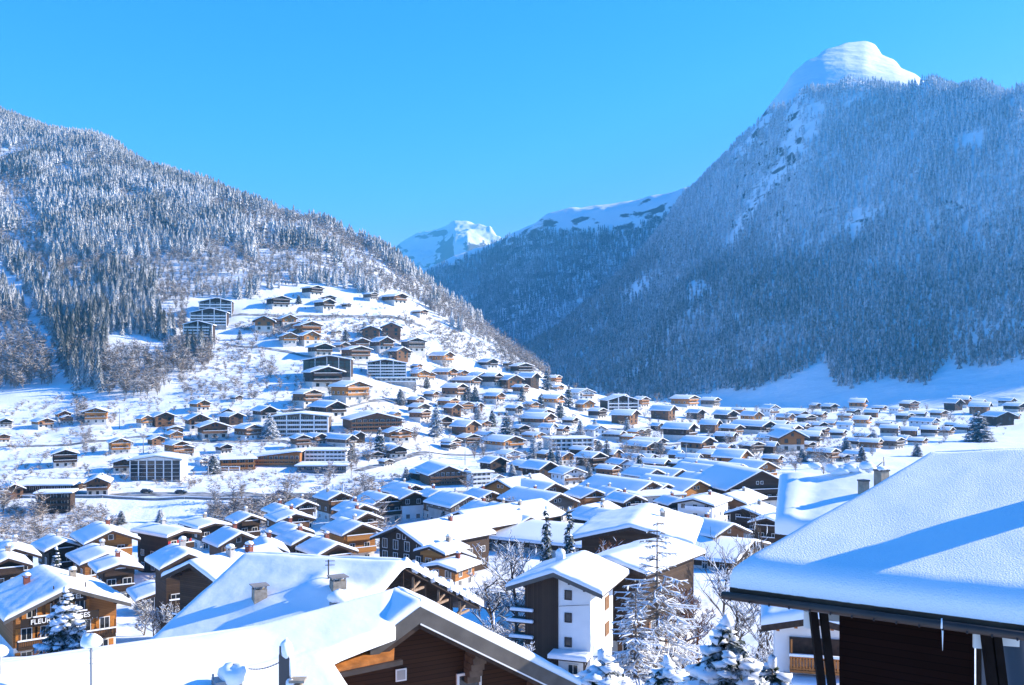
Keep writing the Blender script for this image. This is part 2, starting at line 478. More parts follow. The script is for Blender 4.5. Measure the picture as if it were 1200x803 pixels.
NEAR = [(0, 4, -17), (0, 20, -19), (0, 40, -23), (0, 70, -28), (0, 100, -31.5), (0, 130, -36.5), (0, 165, -40), (0, 200, -42), (0, 245, -44)]
RAV = NEAR + [(0, 275, -49), (0, 305, -51), (0, 340, -50)]
FLATN = NEAR + [(0, 300, -46)]
cols = {
    -700: NEAR + [(0, 300, -46), (0, 350, -46), (560, 420), (500, 520), (440, 640), (340, 800), (250, 1000), (150, 1300), (40, 1620)],
    0:   RAV + [(584, 348, -46), (576, 368, -46), (505, 520), (458, 640), (385, 760), (305, 950), (205, 1250), (124, 1520)],
    120: RAV + [(586, 350, -46.3), (578, 368, -46.3), (510, 505), (464, 620), (395, 740), (315, 930), (215, 1200), (154, 1430)],
    250: RAV + [(588, 352, -46.6), (580, 370, -46.6), (520, 490), (478, 580), (432, 680), (392, 780), (342, 890), (272, 1050), (214, 1280)],
    380: NEAR + [(0, 300, -49), (0, 345, -49.5), (591, 356, -47), (582, 374, -47), (535, 465), (484, 580), (430, 710), (388, 820), (344, 910), (283, 1080), (256, 1180)],
    450: NEAR + [(0, 300, -48), (0, 348, -48.5), (594, 358, -46.8), (585, 376, -46.8), (540, 460), (488, 585), (438, 725), (390, 840), (352, 930), (310, 1050), (291, 1130)],
    550: NEAR + [(0, 300, -46.5), (596, 362, -46.5), (587, 378, -46.5), (525, 545), (472, 720), (432, 850), (400, 930), (376, 1010), (366, 1060)],
    620: NEAR + [(0, 300, -46.5), (0, 370, -46.5), (545, 480, -46.4), (492, 660), (456, 800), (438, 890), (426, 950), (423, 980)],
    655: NEAR + [(0, 300, -46.5), (0, 400, -46.5), (535, 515, -46.2), (490, 700), (463, 840), (450, 920), (446, 970)],
    690: NEAR + [(0, 300, -46.5), (0, 420, -46.5), (525, 560), (485, 760), (466, 880), (458, 950)],
    760: NEAR + [(0, 300, -46.5), (0, 480, -46.5), (510, 660), (482, 870), (472, 1000), (468, 1080)],
    850: NEAR + [(0, 300, -46.5), (0, 600, -46.5), (0, 900, -46), (0, 1150, -45)],
    1000: NEAR + [(0, 300, -46.5), (0, 600, -46.5), (0, 900, -47), (0, 1150, -47)],
    1120: NEAR + [(0, 300, -46.5), (0, 600, -47), (0, 900, -48), (0, 1150, -46)],
    1200: NEAR + [(0, 300, -46.5), (0, 600, -47), (0, 750, -46), (0, 1150, -42)],
    1900: NEAR + [(0, 300, -46.5), (0, 600, -47), (0, 750, -46), (0, 1150, -30)],
}
def gnoise(X, Y):
    k = np.clip((Y - 250) / 600, 0, 1.0)
    hill = np.clip((500 - X / np.maximum(Y, 40) * F - 600 + 350) / 300, 0, 1)
    return fbm(X / 60, Y / 60, 3, 4) * (0.8 + 9 * k * (0.25 + 0.75 * hill)) + fbm(X / 9, Y / 9, 9, 3) * 1.3
ground = Fan(cols, [(300, -60), (700, -200), (2000, -150)], nz=gnoise)
ys = np.concatenate([np.linspace(-60, 60, 25), np.exp(np.linspace(math.log(63), math.log(1900), 430)), np.exp(np.linspace(math.log(1950), math.log(20000), 30))])
g_o = ground.build('ground', np.linspace(-1.15, 1.15, 520), ys, 'snow', off=60)
tag(g_o, 'snow covered valley floor and the slope rising to the forest', None, None, 'structure')
del g_o['label']

def mnoise(X, Y):
    return fbm(X / 420, Y / 420, 21, 5) * 90 + fbm(X / 60, Y / 60, 33, 3) * 14
mcols = {
    480: [(474, 2700), (450, 3050), (440, 3150)],
    560: [(472, 2500), (448, 2850), (432, 3050)],
    620: [(470, 2350), (435, 2700), (408, 2950)],
    660: [(469, 2250), (420, 2600), (383, 2920)],
    720: [(468, 2100), (420, 2360), (330, 2950)],
    770: [(468, 1950), (405, 2250), (275, 2980)],
    800: [(468, 1850), (405, 2120), (227, 3000)],
    840: [(469, 1760), (415, 1990), (300, 2450), (190, 2900)],
    870: [(470, 1700), (430, 1850), (300, 2350), (162, 2850)],
    905: [(471, 1620), (430, 1780), (300, 2250), (127, 2780)],
    940: [(472, 1540), (430, 1720), (300, 2150), (111, 2650)],
    1000: [(474, 1430), (430, 1640), (300, 2050), (102, 2550)],
    1090: [(476, 1300), (430, 1530), (300, 1900), (86, 2400)],
    1150: [(476, 1240), (430, 1450), (300, 1800), (86, 2280)],
    1200: [(476, 1190), (430, 1380), (300, 1700), (94, 2150)],
    1350: [(478, 1120), (430, 1250), (300, 1550), (136, 1950)],
    1600: [(480, 1080), (435, 1150), (340, 1400), (280, 1650)],
    2000: [(484, 1000), (450, 1050), (420, 1200), (400, 1400)],
}
for p in mcols: mcols[p].insert(0, (0, mcols[p][0][1] - 300, -75))
def mn2(X, Y):
    d = np.clip((Y - 1500 + X * 0.55) / 900, 0.0, 1)
    return mnoise(X, Y) * d
mount = Fan(mcols, [(300, -40), (1200, -150), (1500, -900)], y0=600, nz=mn2)  # unseen back shaped as a high plateau to shade the ridge behind
ys = np.exp(np.linspace(math.log(800), math.log(6500), 300))
m_o = tag(mount.build('mountain', np.linspace(-0.12, 1.15, 420), ys, 'snow_mountain', off=0), kind='structure')
# ------------------------------------------------------------------ the far ridge and the far snowy peaks
rcols = {
    420: [(0, 4000, -60), (470, 4300), (345, 5300)],
    500: [(0, 3800, -60), (470, 4000), (315, 5000)],
    560: [(0, 3700, -60), (470, 3900), (294, 4900)],
    600: [(0, 3600, -60), (470, 3800), (273, 4700)],
    640: [(0, 3500, -60), (470, 3700), (256, 4600)],
    700: [(0, 3400, -60), (470, 3600), (241, 4500)],
    760: [(0, 3300, -60), (470, 3500), (228, 4400)],
    800: [(0, 3300, -60), (470, 3450), (220, 4300)],
    880: [(0, 3300, -60), (470, 3400), (205, 4200)],
}
def rn(X, Y):
    d = np.clip((Y - 3900) / 600, 0, 1)
    ter = np.sin((Y + fbm(X / 300, Y / 300, 5, 4) * 260) / 38.0)
    return fbm(X / 260, Y / 260, 41, 5) * 60 * d + ter * 9 * np.clip((Y - 4350) / 250, 0, 1)
ridge = Fan(rcols, [(300, 20), (1200, -500), (1500, -900)], y0=2500, ny=520, blur=2, nz=rn)
tag(ridge.build('mountain_ridge', np.linspace(-0.17, 0.28, 260), np.linspace(3350, 7000, 330), 'snow_ridge', off=0), kind='structure')
pk = {
    440: [(0, 7500, -80), (400, 8200), (300, 9300)],
    470: [(0, 7500, -80), (400, 8000), (284, 9200)],
    490: [(0, 7500, -80), (400, 8000), (272, 9200)],
    510: [(0, 7500, -80), (400, 7900), (266, 9150)],
    532: [(0, 7500, -80), (400, 7800), (287, 8500), (258, 9100)],
    548: [(0, 7500, -80), (400, 7800), (282, 8500), (256, 9100)],
    562: [(0, 7500, -80), (400, 7800), (285, 8600), (259, 9000)],
    575: [(0, 7500, -80), (400, 7800), (264, 8900)],
    586: [(0, 7500, -80), (400, 7700), (276, 8800)],
    610: [(0, 7500, -80), (400, 7700), (300, 8800)],
    660: [(0, 7500, -80), (420, 7700), (340, 8800)],
}
def pn(X, Y): return fbm(X / 500, Y / 500, 51, 6) * 170 * np.clip((Y - 7900) / 500, 0, 1) + fbm(X / 90, Y / 90, 58, 3) * 30
peak = Fan(pk, [(300, -60), (2000, -900)], y0=6000, ny=500, blur=1, nz=pn)
tag(peak.build('snowy_peak', np.linspace(-0.15, 0.06, 190), np.linspace(7550, 11000, 190), 'snow_peak', off=0), kind='structure')
sc = {
    862: [(0, 2500, 250), (178, 2900), (172, 2960)],
    900: [(0, 2500, 250), (150, 2850), (130, 3000), (122, 3050)],
    915: [(0, 2500, 250), (130, 2750), (112, 3000), (104, 3080)],
    928: [(0, 2500, 250), (128, 2720), (100, 2980), (84, 3120)],
    945: [(0, 2500, 250), (126, 2700), (92, 2960), (69, 3160)],
    965: [(0, 2500, 250), (122, 2680), (80, 2980), (57, 3240)],
    990: [(0, 2500, 250), (118, 2650), (74, 2980), (49, 3300)],
    1014: [(0, 2500, 250), (116, 2600), (74, 2960), (47, 3320)],
    1026: [(0, 2500, 250), (114, 2560), (78, 2950), (51, 3300)],
    1050: [(0, 2500, 250), (112, 2500), (84, 2900), (70, 3150)],
    1074: [(0, 2500, 250), (110, 2450), (94, 2800), (87, 3000)],
    1110: [(0, 2500, 250), (122, 2400), (114, 2700), (110, 2900)],
    1140: [(0, 2500, 250), (150, 2400), (145, 2700), (140, 2900)],
}
def sn(X, Y): return fbm(X / 150, Y / 150, 61, 2) * 7 * np.clip((Y - 2700) / 300, 0, 1)
summit = Fan(sc, [(150, -30), (600, -300), (800, -400)], y0=2000, y1=6000, ny=500, blur=14, nz=sn)
tag(summit.build('snowy_summit', np.linspace(0.22, 0.47, 200), np.linspace(2560, 4600, 200), 'snow_summit', off=0), kind='structure')

# ------------------------------------------------------------------ forest
def conifer_np(tiers, sides, seed, rad=0.15, full=False):
    r = np.random.RandomState(seed)
    V = []; T = []
    z0 = 0.06
    for t in range(tiers):
        f = t / (tiers - 1.0) if tiers > 1 else 0
        zc = z0 + (0.97 - z0) * (f ** 0.92)
        R = rad * (1 - f) ** 0.85 * (0.85 + 0.3 * r.rand()) + 0.012
        drop = 0.055 + 0.06 * (1 - f)
        top = min(1.0, zc + (1.35 / tiers))
        o = len(V)
        V.append((0, 0, top))
        n = 2 * sides; ph = r.rand() * 6.28
        for k in range(n):
            a = ph + 2 * math.pi * k / n
            rr = R * (1.0 + 0.25 * (r.rand() - .5)) if k % 2 == 0 else R * (0.50 + 0.2 * (r.rand() - .5))
            z = zc - (drop * (0.7 + 0.5 * r.rand()) if k % 2 == 0 else drop * 0.15)
            V.append((rr * math.cos(a), rr * math.sin(a), z))
        for k in range(n):
            T.append((o, o + 1 + k, o + 1 + (k + 1) % n))
    return np.array(V), np.array(T, np.int64)
def bare_np(n, seed, rad=0.28, tw=0.05):
    """A leafless broadleaf: a short trunk, rising limbs and a haze of fine twigs."""
    r = np.random.RandomState(seed)
    V = []; T = []
    def sliver(a, b, w):
        d = b - a; s = np.cross(d, r.randn(3)); s = s / (np.linalg.norm(s) + 1e-9) * w
        o = len(V); V.extend([a - s, a + s, b + s * 0.3]); T.append((o, o + 1, o + 2))
    limbs = []
    for k in range(9):
        a = r.rand() * 6.28; b0 = np.array([0, 0, 0.02 + 0.22 * r.rand()])
        tip = np.array([math.cos(a) * rad * (0.3 + 0.7 * r.rand()), math.sin(a) * rad * (0.3 + 0.7 * r.rand()), 0.45 + 0.5 * r.rand()])
        sliver(b0, tip, 0.007); limbs.append((b0, tip))
    sliver(np.array([0, 0, -0.05]), np.array([0, 0, 0.7]), 0.010)
    for k in range(n):
        b0, tip = limbs[r.randint(len(limbs))]
        p = b0 + (tip - b0) * (0.15 + 0.85 * r.rand())
        d = r.randn(3); d[2] = abs(d[2]) * 0.8 + 0.15; d /= np.linalg.norm(d)
        q = p + d * (0.10 + 0.16 * r.rand()) * np.array([1.3 * rad / 0.28, 1.3 * rad / 0.28, 0.9])
        sliver(p, q, tw * (0.12 + 0.2 * r.rand()))
    return np.array(V), np.array(T, np.int64)

def scatter(name, variants, pos, hgt, material, frost, wide=None, seed=5):
    """Many plants as one mesh."""
    r = np.random.RandomState(seed)
    Vs = []; Ts = []; A = []; off = 0
    which = r.randint(len(variants), size=len(pos))
    ang = r.rand(len(pos)) * 6.28
    for i, (bv, bt) in enumerate(variants):
        ix = np.nonzero(which == i)[0]
        if not len(ix): continue
        c, s = np.cos(ang[ix]), np.sin(ang[ix]); h = hgt[ix]; w = h * (wide[ix] if wide is not None else 1.0)
        x = (bv[None, :, 0] * c[:, None] - bv[None, :, 1] * s[:, None]) * w[:, None] + pos[ix, 0][:, None]
        y = (bv[None, :, 0] * s[:, None] + bv[None, :, 1] * c[:, None]) * w[:, None] + pos[ix, 1][:, None]
        z = bv[None, :, 2] * h[:, None] + pos[ix, 2][:, None]
        Vs.append(np.stack([x, y, z], -1).reshape(-1, 3))
        Ts.append((bt[None] + (np.arange(len(ix)) * len(bv))[:, None, None] + off).reshape(-1, 3))
        A.append(np.repeat(frost[ix], len(bv))); off += len(ix) * len(bv)
    return np_mesh(name, np.concatenate(Vs), np.concatenate(Ts), [material], attr=np.concatenate(A))
def jgrid(x0, x1, y0, y1, step, seed):
    r = np.random.RandomState(seed)
    X, Y = np.meshgrid(np.arange(x0, x1, step), np.arange(y0, y1, step))
    X = X.ravel() + (r.rand(X.size) - .5) * step * 0.95; Y = Y.ravel() + (r.rand(Y.size) - .5) * step * 0.95
    return X, Y
def proj(X, Y, Z): return 600 + F * X / Y, HOR - F * Z / Y

# -- wood on the sunny slope
HILL = [(-420, 478), (-60, 468), (0, 458), (30, 456), (62, 452), (86, 462), (100, 450), (118, 462), (138, 466), (165, 468), (190, 462), (222, 440), (250, 425), (252, 405), (222, 400),
        (218, 372), (222, 352), (262, 350), (290, 352), (310, 343), (340, 336), (372, 333), (410, 340), (432, 346), (470, 344), (500, 362), (520, 378),
        (545, 392), (562, 402), (600, 424), (632, 437), (657, 446), (665, 430), (640, 380), (560, 300), (300, 100), (-420, -60)]
CLEAR = [[(-30, 285), (0, 306), (20, 330), (44, 368), (62, 400), (78, 440), (92, 470), (66, 470), (58, 430), (48, 398), (26, 360), (0, 328), (-30, 300)],
         [(122, 392), (160, 393), (200, 402), (192, 424), (165, 418), (128, 414)],
         [(70, 190), (84, 196), (80, 202)], [(286, 214), (304, 217), (304, 224), (292, 220)]]
BARE = [[(-60, 372), (0, 378), (40, 372), (58, 410), (62, 455), (-60, 470)], [(120, 415), (230, 395), (262, 405), (255, 440), (200, 475), (120, 470)],
        [(180, 330), (262, 290), (300, 345), (222, 352), (220, 400), (190, 380)], [(300, 318), (420, 330), (505, 372), (505, 345), (420, 300), (300, 290)],
        [(500, 372), (590, 420), (655, 446), (655, 432), (600, 408), (520, 356)], [(0, 200), (40, 230), (60, 330), (20, 300), (0, 290)], [(330, 245), (430, 290), (470, 325), (380, 290)]]
X, Y = jgrid(-1150, 120, 500, 1720, 5.0, 3)
Z = ground.z(X, Y)
px, py = proj(X, Y, Z)
keep = inside(px, py, HILL) & (px > -330)
for c in CLEAR: keep &= ~inside(px, py, c)
bare = np.zeros(len(X), bool)
for b in BARE: bare |= inside(px, py, b)
nb = fbm(X / 55, Y / 55, 77, 4)
dec = np.where(bare, nb > -0.20, nb > 0.14)
dn = fbm(X / 40, Y / 40, 91, 3)
keep &= np.where(dec, nrg.rand(len(X)) < 0.55, nrg.rand(len(X)) < np.clip(0.62 + 1.2 * dn + np.clip((Y - 800) / 900, 0, 0.35), 0.25, 1.0))
P = np.stack([X, Y, Z - 0.4], -1)[keep]; dec = dec[keep]; px = px[keep]; py = py[keep]; dn = dn[keep]
big = fbm(P[:, 0] / 90, P[:, 1] / 90, 15, 3)
h = (13.5 + 8.0 * nrg.rand(len(P)) + 12 * big) * np.clip(0.85 + (1200 - P[:, 1]) / 2400, 0.75, 1.15)
h[dec] *= 0.72
fr = 0.26 + 0.34 * fbm(P[:, 0] / 45, P[:, 1] / 45, 8, 3) * 2 + 0.22 * (nrg.rand(len(P)) - 0.5) + np.clip((P[:, 1] - 850) / 600, -0.12, 0.18)
CON = [conifer_np(10, 6, s, 0.20 + 0.02 * (s % 3)) for s in range(6)]
CON_FAR = [conifer_np(6, 5, s + 30, 0.24) for s in range(5)]
BAR = [bare_np(120, s) for s in range(5)]
BAR_FAR = [bare_np(50, s + 9, tw=0.10) for s in range(4)]
# the three hundred largest in the picture stand as trees of their own, the rest is one wood
INDIV = []
size = h / P[:, 1]
con_ix = np.nonzero(~dec & (px > -8) & (px < 665))[0]; con_ix = con_ix[np.argsort(-size[con_ix])][:300]
bar_ix = np.nonzero(dec & (px > -8) & (px < 665))[0]; bar_ix = bar_ix[np.argsort(-size[bar_ix])][:60]
own = np.zeros(len(P), bool); own[con_ix] = True; own[bar_ix] = True
m1 = ~dec & ~own
near = P[:, 1] < 1000
tag(scatter('forest', CON, P[m1 & near], h[m1 & near], 'needles', fr[m1 & near], seed=1), kind='stuff', label='snowy spruce forest covering the sunny mountainside above the village', cat='forest')
tag(scatter('upper_forest', CON_FAR, P[m1 & ~near], h[m1 & ~near], 'needles', fr[m1 & ~near], seed=2), kind='stuff', label='frosted spruce forest running up to the skyline of the sunny mountainside', cat='forest')
m2 = dec & ~own
tag(scatter('bare_woods', BAR, P[m2 & near], h[m2 & near], 'twigs', fr[m2 & near], seed=3), kind='stuff', label='grey leafless woods between the spruces on the sunny mountainside', cat='woods')
tag(scatter('upper_bare_woods', BAR_FAR, P[m2 & ~near], h[m2 & ~near], 'twigs', fr[m2 & ~near], seed=4), kind='stuff', label='grey leafless patches high in the spruce forest under the skyline', cat='woods')

def tree_mesh(name, var, material, frost):
    V, T = var
    me = bpy.data.meshes.new(name)
    me.from_pydata([tuple(v) for v in V], [], [tuple(int(i) for i in t) for t in T])
    me.materials.append(MAT[material])
    a = me.attributes.new('frost', 'FLOAT', 'POINT'); a.data.foreach_set('value', [frost] * len(V))
    return me
SPR = [[tree_mesh('snowy_spruce', conifer_np(12, 7, s + 60, 0.18 + 0.02 * (s % 3)), 'needles', f) for s in range(5)] for f in (0.0, 0.15, 0.32, 0.5)]
BRT = [[tree_mesh('bare_tree', bare_np(190, s + 80), 'twigs', f) for s in range(4)] for f in (0.05, 0.25, 0.45)]
def put_tree(name, me, p, hh, w, label, cat, group):
    o = bpy.data.objects.new(name, me); C.objects.link(o)
    o.location = p; o.scale = (hh * w, hh * w, hh); o.rotation_euler = (0, 0, rng.uniform(0, 6.28))
    return tag(o, label, cat, group)
for k in con_ix:
    fi = min(3, max(0, int((fr[k] + 0.08) / 0.16)))
    put_tree('snowy_spruce', SPR[fi][rng.randrange(5)], P[k], h[k] * 1.05, rng.uniform(0.9, 1.15), 'snow dusted spruce standing among many along the lower forest edge of the sunny slope', 'spruce', 'spruces of the lower forest edge')
for k in bar_ix:
    fi = min(2, max(0, int((fr[k] + 0.05) / 0.2)))
    put_tree('bare_tree', BRT[fi][rng.randrange(4)], P[k], h[k] * 1.1, rng.uniform(0.95, 1.25), 'frosted leafless tree among many at the lower forest edge of the sunny slope', 'bare tree', 'leafless trees of the lower forest edge')

# -- wood on the shaded mountain and the ridge behind
LOW = [(480, 470), (690, 462), (770, 470), (808, 465), (825, 460), (881, 456), (927, 441), (965, 421), (976, 449), (997, 455), (1032, 444), (1088, 449), (1102, 430), (1151, 432), (1200, 421), (1500, 415),
       (1500, -50), (1125, 60), (1074, 84), (1055, 96), (1010, 100), (985, 96), (940, 98), (925, 112), (905, 122), (870, 158), (830, 195), (800, 222), (700, 300), (480, 430)]
GAPS = [[(922, 118), (940, 110), (968, 122), (958, 158), (930, 192), (896, 238), (860, 282), (850, 286), (876, 240), (906, 195), (920, 160)],
        [(988, 272), (990, 250), (1006, 244), (1026, 243), (1022, 262), (1000, 276)], [(800, 358), (812, 325), (826, 330), (838, 345), (812, 358)],
        [(846, 290), (866, 262), (875, 256), (858, 292)], [(905, 122), (925, 112), (900, 150), (868, 180), (850, 190)], [(985, 122), (1010, 108), (1022, 110), (996, 130)],
        [(1050, 98), (1085, 92), (1082, 104), (1056, 106)], [(1117, 160), (1150, 150), (1152, 172), (1124, 178)], [(730, 345), (756, 320), (760, 326), (742, 346)]]
X, Y = jgrid(-360, 1500, 1150, 3100, 7.7, 23)
u = X / Y
sel = (u > -0.11) & (u < 0.72)
X = X[sel]; Y = Y[sel]
Z = mount.z(X, Y); px, py = proj(X, Y, Z)
jx = (nrg.rand(len(X)) - .5) * 7; jy = (nrg.rand(len(X)) - .5) * 7
keep = inside(px + jx, py + jy, LOW)
for c in GAPS: keep &= ~(inside(px + jx, py + jy, c) & (nrg.rand(len(X)) < 0.8))
low = np.clip((py - 300) / 120, 0, 1)                      # broadleaves on the lower slope
thin = fbm(X / 120, Y / 120, 71, 4)
keep &= nrg.rand(len(X)) < np.clip(0.85 + thin * 0.7, 0.3, 1)
dec = nrg.rand(len(X)) < 0.65 * low * np.clip(0.6 + 2.5 * fbm(X / 200, Y / 200, 72, 3), 0, 1)
P = np.stack([X, Y, Z - 0.8], -1)[keep]; dec = dec[keep]; py = py[keep]; px = px[keep]
h = 16 + 11 * nrg.rand(len(P)); h[dec] *= 0.7
fr = 0.50 + 0.4 * fbm(P[:, 0] / 130, P[:, 1] / 130, 18, 4) + 0.2 * (nrg.rand(len(P)) - .5) + np.clip((280 - py) / 260, -0.2, 0.14)
CF = [conifer_np(4, 5, s + 130, 0.20) for s in range(6)]
BF = [bare_np(42, s + 59, tw=0.13) for s in range(4)]
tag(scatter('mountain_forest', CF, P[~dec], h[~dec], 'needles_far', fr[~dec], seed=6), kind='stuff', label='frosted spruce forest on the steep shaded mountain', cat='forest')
tag(scatter('mountain_bare_woods', BF, P[dec], h[dec], 'twigs', fr[dec] - 0.2, seed=7), kind='stuff', label='grey leafless woods low on the steep shaded mountain', cat='woods')
RT = [(470, 350), (500, 322), (520, 313), (555, 301), (590, 284), (640, 271), (690, 273), (740, 269), (775, 256), (800, 240), (850, 230), (850, 480), (470, 480)]
X, Y = jgrid(-520, 900, 3400, 5000, 9.5, 29)
u = X / Y; sel = (u > -0.12) & (u < 0.2); X = X[sel]; Y = Y[sel]
Z = ridge.z(X, Y); px, py = proj(X, Y, Z)
keep = inside(px + (nrg.rand(len(X)) - .5) * 4, py + (nrg.rand(len(X)) - .5) * 8, RT) & (nrg.rand(len(X)) < np.clip(0.8 + fbm(X / 150, Y / 150, 75, 4) * 0.8, 0.2, 1))
P = np.stack([X, Y, Z - 1], -1)[keep]
h = 20 + 12 * nrg.rand(len(P)); fr = 0.30 + 0.4 * fbm(P[:, 0] / 200, P[:, 1] / 200, 19, 4) + 0.2 * (nrg.rand(len(P)) - .5)
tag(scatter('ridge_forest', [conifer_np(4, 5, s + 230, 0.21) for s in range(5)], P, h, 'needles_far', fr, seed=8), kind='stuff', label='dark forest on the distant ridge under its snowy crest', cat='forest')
# ------------------------------------------------------------------ building kit
def snow_slab(mb, fn, Lu, Lv, thick, r, nu=8, nv=8, seed=0, lump=0.12, mi=0, edge=0.5, smooth=True):
    """A blanket of snow over the patch fn(u, v), rounded off along its edges."""
    def lines(L, n):
        q = min(0.45, r / max(L, 1e-6))
        a = [0, 0, q * 0.10, q * 0.38, q]
        inner = [q + (1 - 2 * q) * (i + 1) / (n + 1.0) for i in range(n)]
        return a + inner + [1 - x for x in reversed(a)]
    us, vs = lines(Lu, nu), lines(Lv, nv)
    P = []
    for i, u in enumerate(us):
        row = []
        for j, v in enumerate(vs):
            p = Vector(fn(u, v))
            rim = i == 0 or j == 0 or i == len(us) - 1 or j == len(vs) - 1
            if rim: p.z -= 0.03
            else:
                k = 1.0
                for d, L in ((min(u, 1 - u) * Lu, Lu), (min(v, 1 - v) * Lv, Lv)):
                    t = min(1.0, d / r); k = min(k, math.sqrt(max(0.0, 1 - (1 - t) ** 2)))
                n = 0.0
                if lump: n = float(fbm(u * Lu / 1.7 + seed * 3.1, v * Lv / 1.7 + seed * 1.7, seed, 3)) * lump * 2
                p.z += max(0.04, thick * (edge + (1 - edge) * k) + n)
            row.append(p)
        P.append(row)
    mb.sheet(P, mi, smooth)

def roof_fn(W, L, zR, tan, y0, sm=0.5):
    def fn(u, v):
        x = (2 * u - 1) * W
        ax = abs(x)
        if ax < sm: ax = (ax * ax / sm + sm) / 2
        return (x, y0 + v * L, zR - ax * tan)
    return fn

WIN = {}
def win_mesh(style):
    """style: width, height, glass, frame material, divisions."""
    if style in WIN: return WIN[style]
    w, h, glass, frame, div = style
    m = MB(); t = 0.09
    m.box((0, 0, 0), (w, 0.05, h), 0)
    for s in (-1, 1):
        m.box((s * (w / 2 + t / 2), -0.03, 0), (t, 0.10, h + 2 * t), 1)
        m.box((0, -0.03, s * (h / 2 + t / 2)), (w, 0.098, t), 1)
    for k in range(1, div):
        m.box((-w / 2 + w * k / div, -0.032, 0), (0.06, 0.06, h), 1)
    WIN[style] = m.mesh('window', [glass, frame])
    return WIN[style]
SHU = {}
def shutter_mesh(w, h, material):
    k = (w, h, material)
    if k not in SHU:
        m = MB()
        m.box((0, 0, 0), (w, 0.06, h))
        for z in (-h * 0.3, 0, h * 0.3): m.box((0, -0.045, z), (w * 0.9, 0.03, 0.07))
        SHU[k] = m.mesh('shutter', [material])
    return SHU[k]
def put_window(root, x, y, z, face=0.0, style=(1.0, 1.2, 'glass', 'frame_white', 2), shutter=None, name='window'):
    o = bpy.data.objects.new(name, win_mesh(style)); C.objects.link(o)
    o.parent = root; o.location = (x, y, z); o.rotation_euler = (0, 0, face)
    if shutter:
        for s in (-1, 1):
            q = bpy.data.objects.new('shutter', shutter_mesh(style[0] * 0.52, style[1] + 0.12, shutter)); C.objects.link(q)
            q.parent = o; q.location = (s * (style[0] * 0.5 + style[0] * 0.26 + 0.12), -0.05, 0)
    return o

def balcony(root, x0, x1, yf, z, depth, wood, detail, snow=True, name='balcony'):
    m = MB(); cx = (x0 + x1) / 2; w = x1 - x0; yo = yf - depth
    m.box((cx, yf - depth / 2, z - 0.09), (w, depth, 0.16), 0)
    if detail >= 2:
        n = max(3, int(w / 0.20))
        for i in range(n): m.box((x0 + (i + 0.5) * w / n, yo + 0.03, z + 0.45), (w / n * 0.72, 0.03, 0.84), 0)
        m.box((cx, yo + 0.03, z + 0.93), (w + 0.02, 0.12, 0.10), 0)
        m.box((cx, yo + 0.05, z + 0.10), (w, 0.05, 0.08), 0)
        for s, xx in ((-1, x0), (1, x1)):
            m.box((xx - s * -0.0 + (-s) * 0.035, yf - depth / 2, z + 0.45), (0.035, depth - 0.1, 0.84), 0)
            m.beam((xx - s * 0.12, yo + 0.08, z + 0.0), (xx - s * 0.12, yo + 0.08, z + 2.1), 0.12, 0.12, 0)
    else:
        m.box((cx, yo + 0.03, z + 0.48), (w, 0.06, 0.95), 0)
        for s, xx in ((-1, x0), (1, x1)): m.box((xx - s * 0.03, yf - depth / 2, z + 0.48), (0.06, depth - 0.12, 0.95), 0)
    b = m.build(name, wood, root)
    if snow:
        q = MB()
        q.box((cx, yo + 0.02, z + 1.05), (w + 0.1, 0.22, 0.16), 0)
        q.build('balcony_snow', 'snow_roof', b)
    return b

def chimney(root, x, y, zb, h, w=0.7, material='chimney_stone', cap=True, snow=0.35, seed=1):
    m = MB()
    m.box((x, y, zb + h / 2), (w, w * 0.85, h), 0)
    if cap:
        for sx in (-1, 1):
            for sy in (-1, 1): m.box((x + sx * w * 0.42, y + sy * w * 0.34, zb + h + 0.11), (0.1, 0.1, 0.22), 0)
        m.box((x, y, zb + h + 0.26), (w * 1.35, w * 1.2, 0.08), 0)
    c = m.build('chimney', material, root)
    if snow:
        q = MB(); q.lump((x, y, zb + h + (0.34 if cap else 0.0) + snow * 0.3), w * 0.68, (1, 0.9, snow / (w * 0.68)), seed, 0.06, 10)
        q.build('chimney_snow', 'snow_roof', c)
    return c

